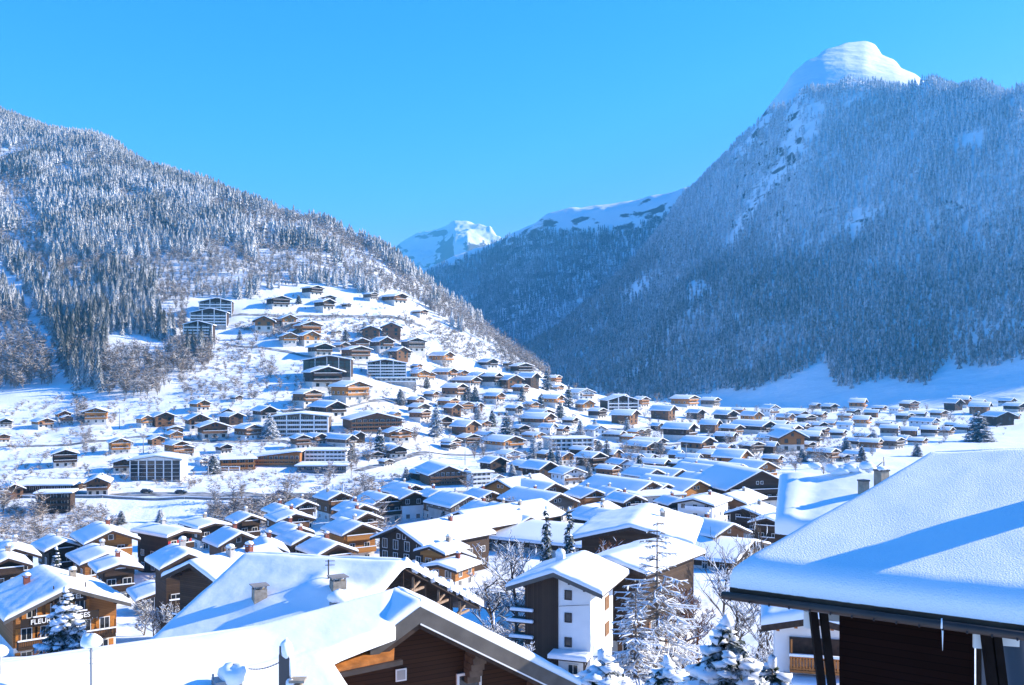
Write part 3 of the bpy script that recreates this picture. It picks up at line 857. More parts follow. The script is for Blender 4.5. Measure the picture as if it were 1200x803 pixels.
def chalet(name, label, cat, group, loc, rz, w=10, l=11, h=5.6, pitch=22, oe=1.2, og=1.5, h1=2.6, low='plaster', up='wood_brown', roof='timber', detail=0,
           snow=0.55, balc=(2.6,), bwood=None, rows=None, shutter=None, chim=((0.25, 0.3),), side=True, deep=5.0, frame='frame_white', gable_win=True, seed=None, fascia='timber',
           brackets=None, snow_mat='snow_roof', lower_front=True):
    sd = seed if seed is not None else rng.randrange(9999)
    R = random.Random(sd)
    root = thing(name, label, cat, loc, rz, group)
    tan = math.tan(math.radians(pitch)); yf = -l / 2
    rise = w / 2 * tan
    m = MB()
    m.box((0, 0, (h1 - deep) / 2), (w - 0.16, l - 0.16, h1 + deep), 0)
    m.prism_y([(-w / 2, h1), (w / 2, h1), (w / 2, h), (0, h + rise), (-w / 2, h)], yf, l / 2, 1)
    m.build('wall', [low, up], root)
    W = w / 2 + oe; L = l + og + og * 0.5; y0 = yf - og; t = 0.24
    zR = h + rise + 0.012; zE = zR - W * tan
    m = MB()
    m.prism_y([(-W, zE), (0, zR), (W, zE), (W, zE + t), (0, zR + t), (-W, zE + t)], y0, y0 + L, 0)
    for y in (y0 - 0.03, y0 + L + 0.03):
        m.prism_y([(-W - 0.03, zE - 0.16), (0, zR - 0.16), (W + 0.03, zE - 0.16), (W + 0.03, zE + t + 0.06), (0, zR + t + 0.06), (-W - 0.03, zE + t + 0.06)], y - 0.035, y + 0.035, 1)
    ro = m.build('roof', [roof, fascia], root)
    if detail >= 1:
        for f in (-0.92, -0.46, 0.0, 0.46, 0.92) if detail >= 2 else ():
            m = MB(); x = f * w / 2; z = zR - abs(x) * tan - 0.16
            m.box((x, yf - og / 2 + 0.05, z), (0.22, og - 0.1, 0.28), 0)
            m.build('purlin', roof, ro)
    m = MB()
    nu = 5 if detail == 0 else (9 if detail == 1 else 26)
    nv = 1 if detail == 0 else (4 if detail == 1 else 20)
    snow_slab(m, roof_fn(W + 0.06, L + 0.12, zR + t, tan, y0 - 0.06), 2 * W, L, snow, snow * (0.8 if detail else 0.6), nu, nv, sd % 97, snow * (0.10 if detail < 2 else 0.22))
    m.build('roof_snow', snow_mat, ro)
    bw = bwood or up
    for zb in balc:
        b0 = -w / 2 * 0.94 if R.random() < 0.75 else -w / 2 * 0.5
        balcony(root, b0, w / 2 * 0.94, yf - 0.02, zb, 1.15, bw, detail)
    # openings row by row on the front gable
    floors = rows if rows is not None else [1.2, h1 + 1.25] + ([h1 + 3.75] if h - h1 > 4.4 else [])
    n = max(2, int(w / (3.0 if detail else 3.2)))
    for k, z in enumerate(floors):
        if k == 0 and not lower_front: continue
        for i in range(n):
            x = -w / 2 + w * (i + 0.5) / n + R.uniform(-0.15, 0.15)
            door = (k > 0 and R.random() < 0.4)
            st = (1.15, 1.25, 'glass', frame, 2) if not door else (1.3, 1.8, 'glass', frame, 2)
            put_window(root, x, yf - (0.02 if z > h1 else -0.06), z + (0.0 if not door else -0.22), 0.0, st, shutter if detail else None)
    if gable_win and rise > 1.6:
        zt = h + rise * 0.32
        for x in ((-0.8, 0.8) if w > 9 else (0.0,)):
            put_window(root, x, yf - 0.02, zt, 0.0, (0.8, 0.9, 'glass', frame, 1), shutter if detail else None)
    if side:
        ns = max(2, int(l / 3.6))
        for s, face in ((1, math.pi / 2), (-1, -math.pi / 2)):
            for z in floors[:2] if detail else floors[1:2]:
                for i in range(ns):
                    y = -l / 2 + l * (i + 0.5) / ns
                    put_window(root, s * (w / 2 + (0.02 if z > h1 else -0.06)), y, z, face, (1.0, 1.1, 'glass', frame, 2 if detail else 1), shutter if detail == 2 else None)
    for fx, fy in chim:
        x = fx * w / 2; y = fy * l / 2
        chimney(root, x, y, zR - abs(x) * tan - 0.1, snow + 1.0, 0.75, R.choice(['chimney_stone', 'plaster_grey', 'brick_red', 'metal_dark'][:3]), detail > 0, 0.3, sd % 31)
    if brackets:
        m = MB()
        for f in brackets:
            x = f * w / 2; z = zR - abs(x) * tan
            m.beam((x, yf, z - 1.9), (x, y0 + 0.2, z - 0.3), 0.16, 0.16)
            m.beam((x, yf - 0.02, z - 2.2), (x, yf - 0.02, z - 0.3), 0.16, 0.16)
        m.build('bracket', 'timber_pale', root)
    return root

def block(name, label, cat, group, loc, rz, w, l, floors, up='wood_dark', low='plaster_grey', pitch=8, bays=6, white=True, snow=0.6, fh=2.8, oe=1.0, glazed=False, pillars=None, apex=0.0, deep=8, flat=False):
    """An apartment house: storeys of recessed windows behind white pillars and balcony rails."""
    root = thing(name, label, cat, loc, rz, group)
    h = floors * fh; tan = 0 if flat else math.tan(math.radians(pitch)); yf = -l / 2
    xa = apex * w / 2
    m = MB()
    m.box((0, 0, -deep / 2), (w - 0.1, l - 0.1, deep), 0)
    zL = h; zA = h + (w / 2 + xa) * tan; zRr = zA - (w / 2 - xa) * tan
    m.prism_y([(-w / 2, 0), (w / 2, 0), (w / 2, zRr), (xa, zA), (-w / 2, zL)] if not flat else [(-w / 2, 0), (w / 2, 0), (w / 2, h), (-w / 2, h)], yf, l / 2, 1)
    m.build('wall', [low, up], root)
    m = MB(); t = 0.28; y0 = yf - 1.3; L = l + 2.0
    xs = (-w / 2 - oe, xa, w / 2 + oe)
    zs = (zL - oe * tan, zA, zRr - oe * tan) if not flat else (h, h, h)
    e = 0.012
    m.prism_y([(xs[0], zs[0] + e), (xs[1], zs[1] + e), (xs[2], zs[2] + e), (xs[2], zs[2] + t), (xs[1], zs[1] + t), (xs[0], zs[0] + t)], y0, y0 + L, 0)
    ro = m.build('roof', 'timber' if not white else 'fascia_grey', root)
    def fn(u, v):
        x = xs[0] + u * (xs[2] - xs[0])
        return (x, y0 + v * L, float(np.interp(x, xs, zs)) + t)
    m = MB(); snow_slab(m, fn, xs[2] - xs[0], L, snow, 0.5, 7, 2, 3, 0.05)
    m.build('roof_snow', 'snow_roof', ro)
    bw = w / bays
    for k in range(floors):
        z = k * fh
        for i in range(bays):
            x = -w / 2 + (i + 0.5) * bw
            if glazed: put_window(root, x, yf - 0.03, z + fh / 2, 0, (round(bw * 0.80, 2), fh - 0.35, 'glass', 'timber', 2))
            else: put_window(root, x, yf - 0.03, z + 1.25, 0, (round(bw * 0.55, 2), 1.7, 'glass', 'frame_white', 2))
        if not glazed:
            q = MB()
            q.box((0, yf - 0.75, z + 0.02), (w + 0.2, 1.5, 0.18), 0)
            q.box((0, yf - 1.5, z + 0.50), (w + 0.2, 0.07, 0.72), 0)
            q.build('balcony', 'frame_white' if white and k % 1 == 0 else up, root)
    npil = pillars if pillars is not None else bays // 2 + 1
    for i in range(npil):
        x = -w / 2 + w * i / max(1, npil - 1)
        zt = float(np.interp(x, xs, zs)) - 0.02
        m = MB(); m.box((x, yf - (0.85 if not glazed else 0.2), zt / 2 - 0.5), (0.55 if not glazed else 0.38, 1.7 if not glazed else 0.45, zt + 1.0), 0)
        m.build('pillar', 'frame_white' if white else 'plaster', root)
    return root

ORD = 'zeroth first second third fourth fifth sixth seventh eighth ninth tenth eleventh twelfth thirteenth fourteenth fifteenth sixteenth seventeenth eighteenth nineteenth twentieth'.split()
LOOK = {'D': 'dark timber', 'B': 'brown timber', 'H': 'honey timber', 'G': 'grey timber', 'W': 'white walled', 'A': 'amber timber'}
UPM = {'D': 'wood_dark', 'B': 'wood_brown', 'H': 'wood_honey', 'G': 'wood_grey', 'W': 'plaster_white', 'A': 'wood_amber'}
PROTO = {}
def proto_house(ty, var):
    """The first house of a kind is built, the following ones are copies of it."""
    k = (ty, var)
    if k in PROTO: return copy_tree(PROTO[k])
    dims = [(10, 11, 5.4, 21, (2.6,)), (12, 11, 6.6, 18, (2.6, 5.2)), (9, 10, 5.2, 26, ()), (11, 15, 5.0, 23, (2.6,))][var]
    w, l, h, p, b = dims
    up = UPM[ty]
    low = 'plaster' if ty != 'W' else 'plaster_white'
    if ty in 'DB' and var == 2: low = up
    o = chalet('chalet', None, 'chalet', None, (0, 0, 0), 0, w, l, h, p, h1=2.5, low=low, up=up if ty != 'W' else ('plaster_white' if var != 1 else 'wood_brown'), detail=0, balc=b, bwood=up if ty != 'W' else 'wood_brown',
               chim=((0.3, 0.2 - 0.3 * var),), seed=100 + var, frame='frame_white' if ty in 'HW' else 'timber', deep=6, roof='timber')
    PROTO[k] = o
    return o
VIS = [(10, 11), (12, 11), (9, 10), (11, 15)]
def far_house(px, py, wpx, ty, yaw, label, group, var=None, k=1.27):
    p = ground.hit(px, py)
    r = random.Random(int(px * 7 + py * 13))
    if var is None: var = r.randrange(4)
    th = math.radians(yaw)
    w, l = VIS[var]
    vis = (w + 2.4) * math.cos(th) + (l + 2.2) * abs(math.sin(th))
    s = k * wpx * p.y / F / vis
    s = min(max(s * r.uniform(0.86, 1.14), 0.42), 1.5)
    o = proto_house(ty, var)
    o.location = p; o.rotation_euler = (0, 0, th); o.scale = (s * r.uniform(0.82, 1.22), s * r.uniform(0.82, 1.25), s * r.uniform(0.86, 1.14))
    o['label'] = label; o['category'] = 'chalet'; o['group'] = group
    return o
def house_row(phrase, group, items, yaw=30, side='forest', jit=15):
    items = sorted(items)
    assert len(phrase.split()) <= 6, phrase
    for i, it in enumerate(items):
        px, py, w, ty = it[:4]
        y = it[4] if len(it) > 4 else yaw + rng.uniform(-jit, jit)
        lab = f"{LOOK[ty]} chalet, {ORD[i + 1]} from the {side} in the row {phrase}"
        far_house(px, py, w, ty, y, lab, group)
# ------------------------------------------------------------------ houses on the sunny slope and across the valley floor
G1 = 'chalets scattered over the sunny slope'
G2 = 'chalets of the far village'
G3 = 'chalets of the village on the valley floor'
house_row('highest on the slope', G1, [(326, 361, 22, 'D'), (366, 347, 18, 'D'), (380, 364, 26, 'D'), (385, 356, 15, 'D'), (406, 361, 11, 'D'), (434, 352, 17, 'G'), (462, 357, 24, 'B', 50), (491, 370, 18, 'B', 50)], 34)
house_row('of small amber ones near top', G1, [(310, 388, 24, 'A', 10), (320, 383, 16, 'A'), (336, 382, 19, 'H'), (349, 386, 15, 'A'), (359, 383, 13, 'A'), (344, 393, 13, 'H'), (361, 396, 25, 'A')], 36)
house_row('below the small amber chalets', G1, [(337, 404, 22, 'H'), (362, 404, 22, 'H'), (394, 392, 13, 'G'), (435, 395, 20, 'B', 5), (459, 395, 20, 'B', 5), (484, 413, 22, 'G'), (243, 416, 10, 'G')], 36)
house_row('above the pillared apartment blocks', G1, [(399, 411, 21, 'B'), (421, 410, 25, 'B'), (447, 411, 28, 'B'), (417, 422, 34, 'B'), (470, 420, 26, 'G'), (375, 417, 26, 'D')], 40)
house_row('just below the pillared apartment blocks', G1, [(489, 441, 14, 'H'), (492, 446, 18, 'H'), (379, 455, 38, 'D'), (277, 470, 9, 'D'), (360, 475, 26, 'B'), (410, 470, 34, 'H'), (350, 472, 16, 'B')], 38)
house_row('at the foot of the forest', G1, [(7, 500, 20, 'D'), (3, 518, 18, 'A'), (50, 501, 28, 'A'), (74, 492, 22, 'A'), (78, 496, 20, 'A'), (104, 488, 15, 'D'), (113, 496, 25, 'H'), (169, 500, 25, 'H'), (190, 498, 26, 'B'), (234, 481, 26, 'A'), (231, 503, 37, 'B'), (266, 488, 18, 'D'), (271, 496, 25, 'D'), (310, 491, 28, 'D')], 31)
house_row('above the glass fronted block', G1, [(140, 531, 28, 'H'), (183, 521, 21, 'B'), (204, 516, 25, 'H'), (207, 533, 30, 'A'), (218, 534, 20, 'A'), (249, 513, 38, 'B'), (205, 511, 18, 'H'), (290, 514, 25, 'W'), (236, 545, 17, 'W'), (262, 531, 22, 'D'), (302, 510, 16, 'D')], 34)
house_row('just above the valley road', G1, [(14, 583, 26, 'B'), (76, 546, 36, 'D'), (116, 579, 36, 'B'), (147, 552, 27, 'B')], 32)
house_row('above the white hotel front', G1, [(352, 525, 25, 'B'), (370, 520, 23, 'B'), (392, 518, 28, 'B'), (400, 523, 28, 'G'), (419, 518, 23, 'D'), (437, 538, 20, 'D'), (452, 546, 10, 'G'), (465, 517, 30, 'A'), (462, 535, 25, 'D'), (384, 488, 40, 'D')], 40)
house_row('on the brow below bare woods', G1, [(484, 412, 16, 'G'), (467, 421, 22, 'B'), (498, 446, 25, 'H'), (488, 433, 13, 'H'), (517, 427, 25, 'H'), (521, 443, 23, 'A'), (539, 443, 18, 'H'), (546, 453, 24, 'B'), (560, 450, 24, 'A'), (572, 432, 25, 'D'), (576, 452, 20, 'D'), (595, 431, 12, 'D')], 46)
house_row('along the crest of the slope', G1, [(597, 455, 25, 'B'), (611, 439, 27, 'D'), (619, 453, 24, 'D'), (650, 440, 18, 'H'), (649, 450, 20, 'A'), (652, 458, 15, 'H'), (677, 455, 22, 'G'), (680, 468, 27, 'W'), (703, 462, 23, 'W'), (725, 476, 20, 'B'), (751, 477, 20, 'A')], 46)
house_row('of the upper middle slope', G1, [(487, 478, 20, 'B'), (491, 486, 24, 'G'), (492, 492, 20, 'B'), (525, 478, 22, 'A'), (530, 486, 23, 'B'), (532, 467, 25, 'B'), (545, 482, 18, 'H'), (579, 471, 25, 'A'), (602, 485, 18, 'G'), (622, 480, 19, 'H'), (632, 491, 30, 'B'), (646, 476, 23, 'H'), (685, 482, 20, 'H'), (700, 490, 18, 'D'), (732, 496, 27, 'B')], 46)
house_row('of the middle slope among spruces', G1, [(462, 490, 13, 'H'), (467, 517, 30, 'A'), (465, 536, 20, 'G'), (528, 526, 23, 'W'), (526, 527, 16, 'D'), (549, 523, 29, 'B'), (545, 511, 28, 'B'), (565, 501, 19, 'A'), (590, 526, 36, 'H'), (610, 509, 21, 'D'), (630, 500, 34, 'B'), (642, 509, 23, 'W'), (692, 523, 17, 'D'), (697, 512, 22, 'W'), (720, 515, 22, 'G'), (738, 518, 19, 'H')], 46)
house_row('at the foot of the slope', G3, [(490, 562, 21, 'D'), (536, 566, 25, 'D'), (575, 567, 27, 'W'), (578, 553, 29, 'D'), (614, 556, 27, 'B'), (632, 563, 44, 'D'), (665, 568, 30, 'W'), (692, 552, 33, 'D'), (737, 553, 25, 'W'), (735, 540, 18, 'D'), (767, 553, 31, 'D'), (790, 552, 25, 'B')], 46, 'slope')
house_row('skirting the far slope end', G2, [(777, 491, 27, 'B'), (802, 477, 25, 'H'), (832, 477, 21, 'G'), (850, 496, 24, 'D'), (865, 486, 17, 'A'), (902, 488, 21, 'W'), (920, 496, 24, 'H'), (770, 505, 16, 'D'), (752, 511, 19, 'D'), (745, 513, 19, 'H'), (832, 507, 25, 'B'), (815, 491, 16, 'D')], 46, 'slope')
house_row('of the crowded village middle', G2, [(857, 510, 23, 'B'), (850, 518, 24, 'D'), (882, 508, 40, 'D'), (910, 506, 34, 'B'), (796, 516, 36, 'D'), (760, 526, 31, 'D'), (817, 531, 31, 'B'), (752, 531, 29, 'B'), (922, 516, 34, 'B'), (945, 521, 31, 'D'), (937, 508, 20, 'D'), (957, 511, 18, 'B'), (900, 521, 20, 'W'), (780, 531, 20, 'W')], 46, 'slope')
house_row('in front of the village middle', G3, [(807, 543, 22, 'W'), (857, 550, 37, 'A'), (860, 541, 20, 'B'), (880, 552, 25, 'A'), (922, 528, 42, 'A', 5), (832, 541, 25, 'B'), (880, 532, 24, 'D'), (760, 542, 18, 'B'), (715, 541, 24, 'B'), (905, 545, 22, 'B')], 46, 'slope')
house_row('under the mountain meadow', G2, [(915, 478, 13, 'D'), (945, 476, 13, 'D'), (955, 479, 13, 'D'), (972, 483, 17, 'D'), (978, 477, 13, 'D'), (1005, 481, 21, 'A'), (1032, 468, 11, 'D'), (1037, 476, 15, 'A'), (1052, 469, 11, 'D'), (1067, 467, 13, 'D'), (1065, 481, 21, 'B'), (1087, 466, 15, 'D'), (1089, 476, 25, 'B'), (1107, 467, 15, 'D')], 46, 'slope')
house_row('of the far village midway', G2, [(960, 492, 17, 'B'), (990, 492, 17, 'H'), (1010, 500, 21, 'H'), (1021, 489, 15, 'B'), (955, 503, 24, 'D'), (982, 513, 19, 'D'), (962, 511, 17, 'B'), (1060, 494, 21, 'D'), (1082, 501, 27, 'W'), (1116, 503, 15, 'D'), (1042, 511, 21, 'G'), (1012, 516, 18, 'B'), (1035, 500, 16, 'G')], 46, 'slope')
house_row('over the big white roof slope', G2, [(1117, 481, 19, 'D'), (1126, 478, 21, 'B'), (1140, 469, 24, 'G'), (1148, 485, 22, 'B'), (1145, 477, 18, 'D'), (1189, 483, 19, 'D'), (1170, 498, 35, 'D', 10), (1190, 491, 13, 'B'), (1167, 468, 13, 'W'), (1180, 475, 15, 'G'), (1148, 498, 18, 'W')], 44, 'slope')
house_row('behind the square snowy roof', G2, [(945, 526, 16, 'D'), (970, 541, 24, 'B'), (987, 540, 17, 'D'), (1000, 538, 18, 'W'), (1045, 526, 22, 'G'), (1065, 511, 17, 'B'), (1075, 521, 21, 'B'), (1020, 528, 20, 'W'), (1000, 524, 18, 'D'), (1089, 511, 27, 'D'), (955, 536, 18, 'B'), (1060, 519, 15, 'W')], 46, 'slope')

house_row('squeezed between the amber valley houses', G3, [(792, 541, 22, 'B'), (815, 552, 24, 'D'), (838, 558, 26, 'W'), (870, 562, 26, 'B'), (900, 531, 22, 'D'), (742, 543, 20, 'W'), (725, 552, 22, 'H'), (775, 560, 26, 'D'), (712, 560, 24, 'B'), (850, 531, 20, 'H')], 46, 'slope')
house_row('on the flat before the meadow', G2, [(880, 496, 20, 'H'), (895, 503, 20, 'B'), (935, 490, 18, 'B'), (925, 503, 18, 'W'), (945, 497, 18, 'D'), (970, 500, 18, 'A'), (1000, 487, 16, 'D'), (1030, 482, 16, 'B'), (1050, 484, 16, 'W'), (1100, 490, 18, 'B'), (1075, 489, 16, 'D'), (990, 504, 18, 'W'), (1105, 510, 20, 'B'), (1130, 507, 18, 'D')], 44, 'slope')
house_row('behind the mid slope spruces', G1, [(505, 468, 20, 'B'), (518, 502, 22, 'D'), (556, 483, 18, 'B'), (568, 515, 22, 'W'), (610, 462, 18, 'B'), (625, 515, 22, 'H'), (655, 508, 20, 'B'), (668, 498, 20, 'D'), (640, 540, 24, 'B'), (595, 540, 22, 'W'), (660, 543, 22, 'A'), (680, 533, 22, 'D')], 46)

# -- apartment houses on the slope
GB = 'apartment houses on the sunny slope'
def slope_block(label, px, py, wpx, hpx, yaw, floors, **k):
    p = ground.hit(px, py); w = wpx * p.y / F; fh = hpx * p.y / F / floors
    cat = k.pop('cat', 'apartment block'); name = k.pop('name', 'apartment_block')
    return block(name, label, cat, GB, p, math.radians(yaw), w, k.pop('l', w * 0.7), floors, fh=fh, **k)
slope_block('topmost of three stepped dark apartment houses at the forest edge', 254, 369, 36, 13, 10, 4, pitch=14, bays=6, apex=0.1)
slope_block('middle one of three stepped dark apartment houses at the forest edge', 246, 382, 40, 14, 10, 4, pitch=14, bays=6, apex=0.1)
slope_block('lowest of three stepped dark apartment houses at the forest edge', 234, 399, 32, 17, 8, 5, pitch=15, bays=5)
slope_block('broad dark apartment block with tall pale pillars up its front', 385, 442, 54, 19, 5, 5, pitch=10, bays=8, glazed=True, pillars=5, apex=0.1)
slope_block('grey apartment block with rows of white balconies beside the pillared block', 454, 443, 44, 17, 5, 5, pitch=10, bays=6, apex=-0.1)
slope_block('low white service building with flat snowy roof under the white balcony block', 465, 448, 46, 4, 5, 1, flat=True, bays=8, up='plaster', pillars=0, name='service_building', cat='building')
slope_block('wide pale hotel with three full rows of white balconies', 355, 508, 62, 20, 5, 4, pitch=6, bays=9, up='wood_grey', apex=0.0)
slope_block('large dark chalet hotel with two long timber balconies', 436, 504, 60, 13, 22, 3, pitch=14, bays=9, up='wood_brown', white=False, pillars=0, l=20, name='chalet_hotel', cat='hotel')
slope_block('glass fronted block with dark bays between slim pillars by the valley road', 187, 561, 56, 23, 6, 5, pitch=9, bays=6, glazed=True, pillars=7, low='concrete', up='plaster_white', apex=0.05)
slope_block('white hotel front with a grid of windows above a blue terrace', 384, 541, 46, 13, 2, 3, flat=True, bays=10, up='plaster_white', pillars=3)
slope_block('long blue shuttered terrace under the white hotel front', 380, 551, 56, 6, 2, 1, flat=True, bays=9, up='glass_blue', pillars=0, white=False, name='terrace_building', cat='terrace')
slope_block('long timber house with a sloping snow roof left of the white hotel front'.replace('left of', 'next to'), 327, 543, 54, 8, 3, 2, pitch=7, bays=9, up='wood_amber', white=False, apex=0.9, pillars=0, name='timber_house', cat='house')
slope_block('boxy amber house with flat snow roof behind the white gate frame', 278, 549, 38, 11, 20, 2, flat=True, bays=4, up='wood_amber', white=False, pillars=0, name='timber_house', cat='house')
slope_block('long low dark shed sunk into the snowy meadow by the road', 58, 574, 70, 7, 3, 1, flat=True, bays=10, up='wood_dark', white=False, pillars=0, name='shed', cat='shed')
slope_block('dark flat roofed timber house standing below the road wall', 66, 598, 36, 20, 12, 3, flat=True, bays=3, up='wood_dark', low='wood_dark', white=False, pillars=0, name='timber_house', cat='house')
slope_block('grey apartment house on the crest of the slope against the shaded mountain', 725, 481, 37, 12, 16, 3, pitch=16, bays=6)
slope_block('long white flat roofed hotel with balconies on the middle slope', 665, 528, 50, 14, 12, 3, flat=True, bays=8, up='plaster')
slope_block('dark wide gabled house with balconies at the slope foot by the river', 515, 565, 44, 12, 22, 3, pitch=22, bays=7, up='wood_brown', white=False, pillars=0, l=22, name='gabled_house', cat='house')
slope_block('white corner house with dark flat roof at the slope foot', 561, 569, 24, 15, 25, 3, flat=True, bays=4, up='plaster_white', pillars=0, name='corner_house', cat='house')
# ------------------------------------------------------------------ the near town
G5 = 'chalets of the near town'
TOWN = []
def town(label, ax, ay, gpx, yaw, ty, H=9.2, lw=1.25, pitch=23, detail=1, Y=None, **k):
    """Placed by the tip of its snowy gable; its foot stands on the ground below."""
    th = math.radians(yaw); u = (ax - 600) / F
    if Y is None:
        Ys = np.linspace(110, 900, 1600)
        z = ground.z(u * Ys, Ys) + H
        ok = np.nonzero((HOR - ay) / F * Ys <= z)[0]
        Y = float(Ys[ok[0]])
    tip = Vector((u * Y, Y, (HOR - ay) / F * Y))
    gz = float(ground.z(tip.x, tip.y + 4)); H = tip.z - gz
    og = k.pop('og', 1.5); oe = k.pop('oe', 1.2); snow = k.pop('snow', 0.55)
    W2 = gpx * Y / F / (math.cos(th) - u * math.sin(th))
    w = max(5.0, W2 - 2 * oe); l = k.pop('l', w * lw)
    tan = math.tan(math.radians(pitch))
    h = H - snow - 0.24 - w / 2 * tan
    if h < 2.6: h = 2.6
    base = tip - Vector((-math.sin(th), math.cos(th), 0)) * 0
    loc = Vector((tip.x, tip.y, tip.z - snow - 0.24 - w / 2 * tan - h)) + Vector((-math.sin(th), math.cos(th), 0)) * (og + l / 2)
    up = UPM[ty]
    low = k.pop('low', 'plaster'); h1 = k.pop('h1', min(2.6, h * 0.45))
    balc = k.pop('balc', (h1 + 0.1,) if h < 6 else (h1 + 0.1, h1 + 2.9))
    o = chalet(k.pop('name', 'chalet'), label, k.pop('cat', 'chalet'), k.pop('group', G5), loc, th, w, l, h, pitch, oe, og, h1, low, k.pop('up', up), detail=detail, snow=snow, balc=balc, deep=9, **k)
    TOWN.append((o, Y))
    return o
DK = dict(low='wood_dark')
# far side of the near town, by the river
town('brown chalet whose wide roof is half blue shade and half bright snow', 400, 576, 32, 36, 'B', chim=((-0.4, 0.2),))
town('dark gabled chalet facing the footbridge over the river', 457, 579, 40, 36, 'D')
town('narrow dark chalet with bright snow on its valley side roof', 360, 586, 26, 34, 'D')
town('small dark chalet behind the broad white double roof', 334, 592, 28, 34, 'D')
town('brown chalet behind the honey chalet with two balconies', 427, 590, 34, 38, 'B')
town('low dark chalet at the bushy river bank', 295, 602, 26, 36, 'D', H=8)
town('chalet with a broad double roof and a plaster front in the town middle', 347, 600, 46, 30, 'B', pitch=18, lw=1.1)
town('brown chalet squeezed in just above the honey chalet with two balconies', 431, 599, 38, 38, 'B')
town('dark chalet under a pale blue roof slope below the double roof', 350, 615, 36, 38, 'D')
town('honey chalet with two long balconies near the big dark barn', 425, 612, 48, 34, 'H', chim=((0.2, -0.1),))
town('dark chalet with small gable tucked behind three roofs', 362, 625, 34, 36, 'D')
town('long dark house with flat snowy roof by the snowy river bank', 252, 611, 40, 40, 'D', H=7, pitch=12, lw=1.6)
town('brown stone fronted chalet with square windows and deep blue roof slope', 283, 622, 54, 36, 'G', H=10, lw=1.0, pitch=26, shutter='shutter_brown', balc=())
town('dark steep gabled chalet directly behind the long foreground roof', 315, 634, 30, 20, 'D', pitch=27)
town('brown chalet half hidden by the long foreground roof ridge', 396, 635, 48, 36, 'B', H=9)
town('big dark barn with a bright roof slope over the long foreground roof', 464, 615, 62, -40, 'D', H=10.5, lw=1.5, pitch=22, low='wood_dark', balc=(), name='barn', cat='barn', group='barns of the near town', up='wood_upright', shutter=None)
town('honey house with a low bright roof beside the big dark barn', 503, 638, 30, -30, 'H', H=7.5, lw=1.3, pitch=18)
town('small honey gable annex next to the low bright roof', 537, 643, 26, 20, 'H', H=6.5, lw=0.9, pitch=22)
town('low shed with pure white roof in front of the honey house', 513, 659, 44, -28, 'A', H=5, lw=1.2, pitch=12, name='shed', cat='shed', group='sheds of the near town', balc=())
town('dark chalet with pale blue roof facing the foot of the slope', 487, 567, 38, 36, 'D')
town('white walled chalet with a dark boarded gable', 486, 575, 34, 26, 'W', up='wood_dark', low='plaster_white', h1=4.5, balc=())
town('brown chalet between the white walled one and the grey house', 515, 574, 26, 30, 'B')
town('grey plastered house with boarded gable and wide windows', 551, 580, 46, 34, 'G', low='plaster_grey', h1=4.4, balc=())
town('small snow capped chalet just above the grey plastered house', 577, 575, 34, 30, 'A', H=8)
town('large honey house whose roof turns a bright slope to the valley', 583, 561, 44, -38, 'H', lw=1.6, H=9.5)
town('brown chalet with a long pale blue roof beside the twin spruces', 651, 565, 42, 36, 'B', lw=1.7)
town('grey stone fronted chalet with wide blue roof over the twin spruces', 657, 577, 46, 36, 'G', lw=1.6, balc=(), low='plaster')
town('long brown barn with one bright roof slope in the town centre', 537, 598, 58, -42, 'B', lw=2.0, H=9.5, pitch=20, low='wood_brown', name='barn', cat='barn', group='barns of the near town', balc=())
town('first of three joined reddish gables behind the twin spruces', 699, 573, 36, 22, 'A')
town('last of three joined reddish gables behind the twin spruces', 724, 572, 26, 26, 'A')
town('small porch gable hung with snow in front of the joined reddish gables', 719, 586, 26, 10, 'B', H=6, lw=0.8)
town('brown chalet with a bright valley side slope behind the long brown building', 682, 592, 42, -36, 'B', lw=1.3)
town('dark chalet with wholly blue roof next to the long brown building', 744, 600, 34, 42, 'D', lw=1.9, H=9)
town('big brown chalet with a two tone roof above the white flat house', 765, 563, 46, 36, 'B', lw=1.7)
slope_y = None
town('dark chalet beside the white flat roofed house', 797, 583, 28, 20, 'D', H=8)
town('honey fronted chalet with balcony in the crowded valley', 820, 562, 42, 36, 'H', lw=1.6)
town('small brown chalet with open honey porch in the valley', 845, 556, 32, 36, 'A')
town('amber chalet with balcony facing the sun in the valley', 866, 556, 32, 34, 'A')
town('very wide dark gabled house with pale balconies near the square snowy roof', 893, 550, 84, 16, 'D', H=13, lw=1.1, pitch=25, balc=(3, 5.6))
town('grey chalet with broad blue roof in the crowded valley', 800, 549, 38, 38, 'G', lw=1.5)
town('low brown chalet with a broad bright roof in front of the valley houses', 850, 578, 50, -34, 'B', H=9, lw=1.4, pitch=19)
town('dark chalet with smooth bright roof beside the tall bare birches', 871, 594, 46, -34, 'D', H=9, lw=1.4, pitch=18)
town('pale house with a big bright snow roof above the long brown building', 812, 583, 50, -30, 'W', H=9, lw=1.4, pitch=14)
town('dark chalet under snow between the crowded roofs of the valley edge', 745, 579, 28, 30, 'D')
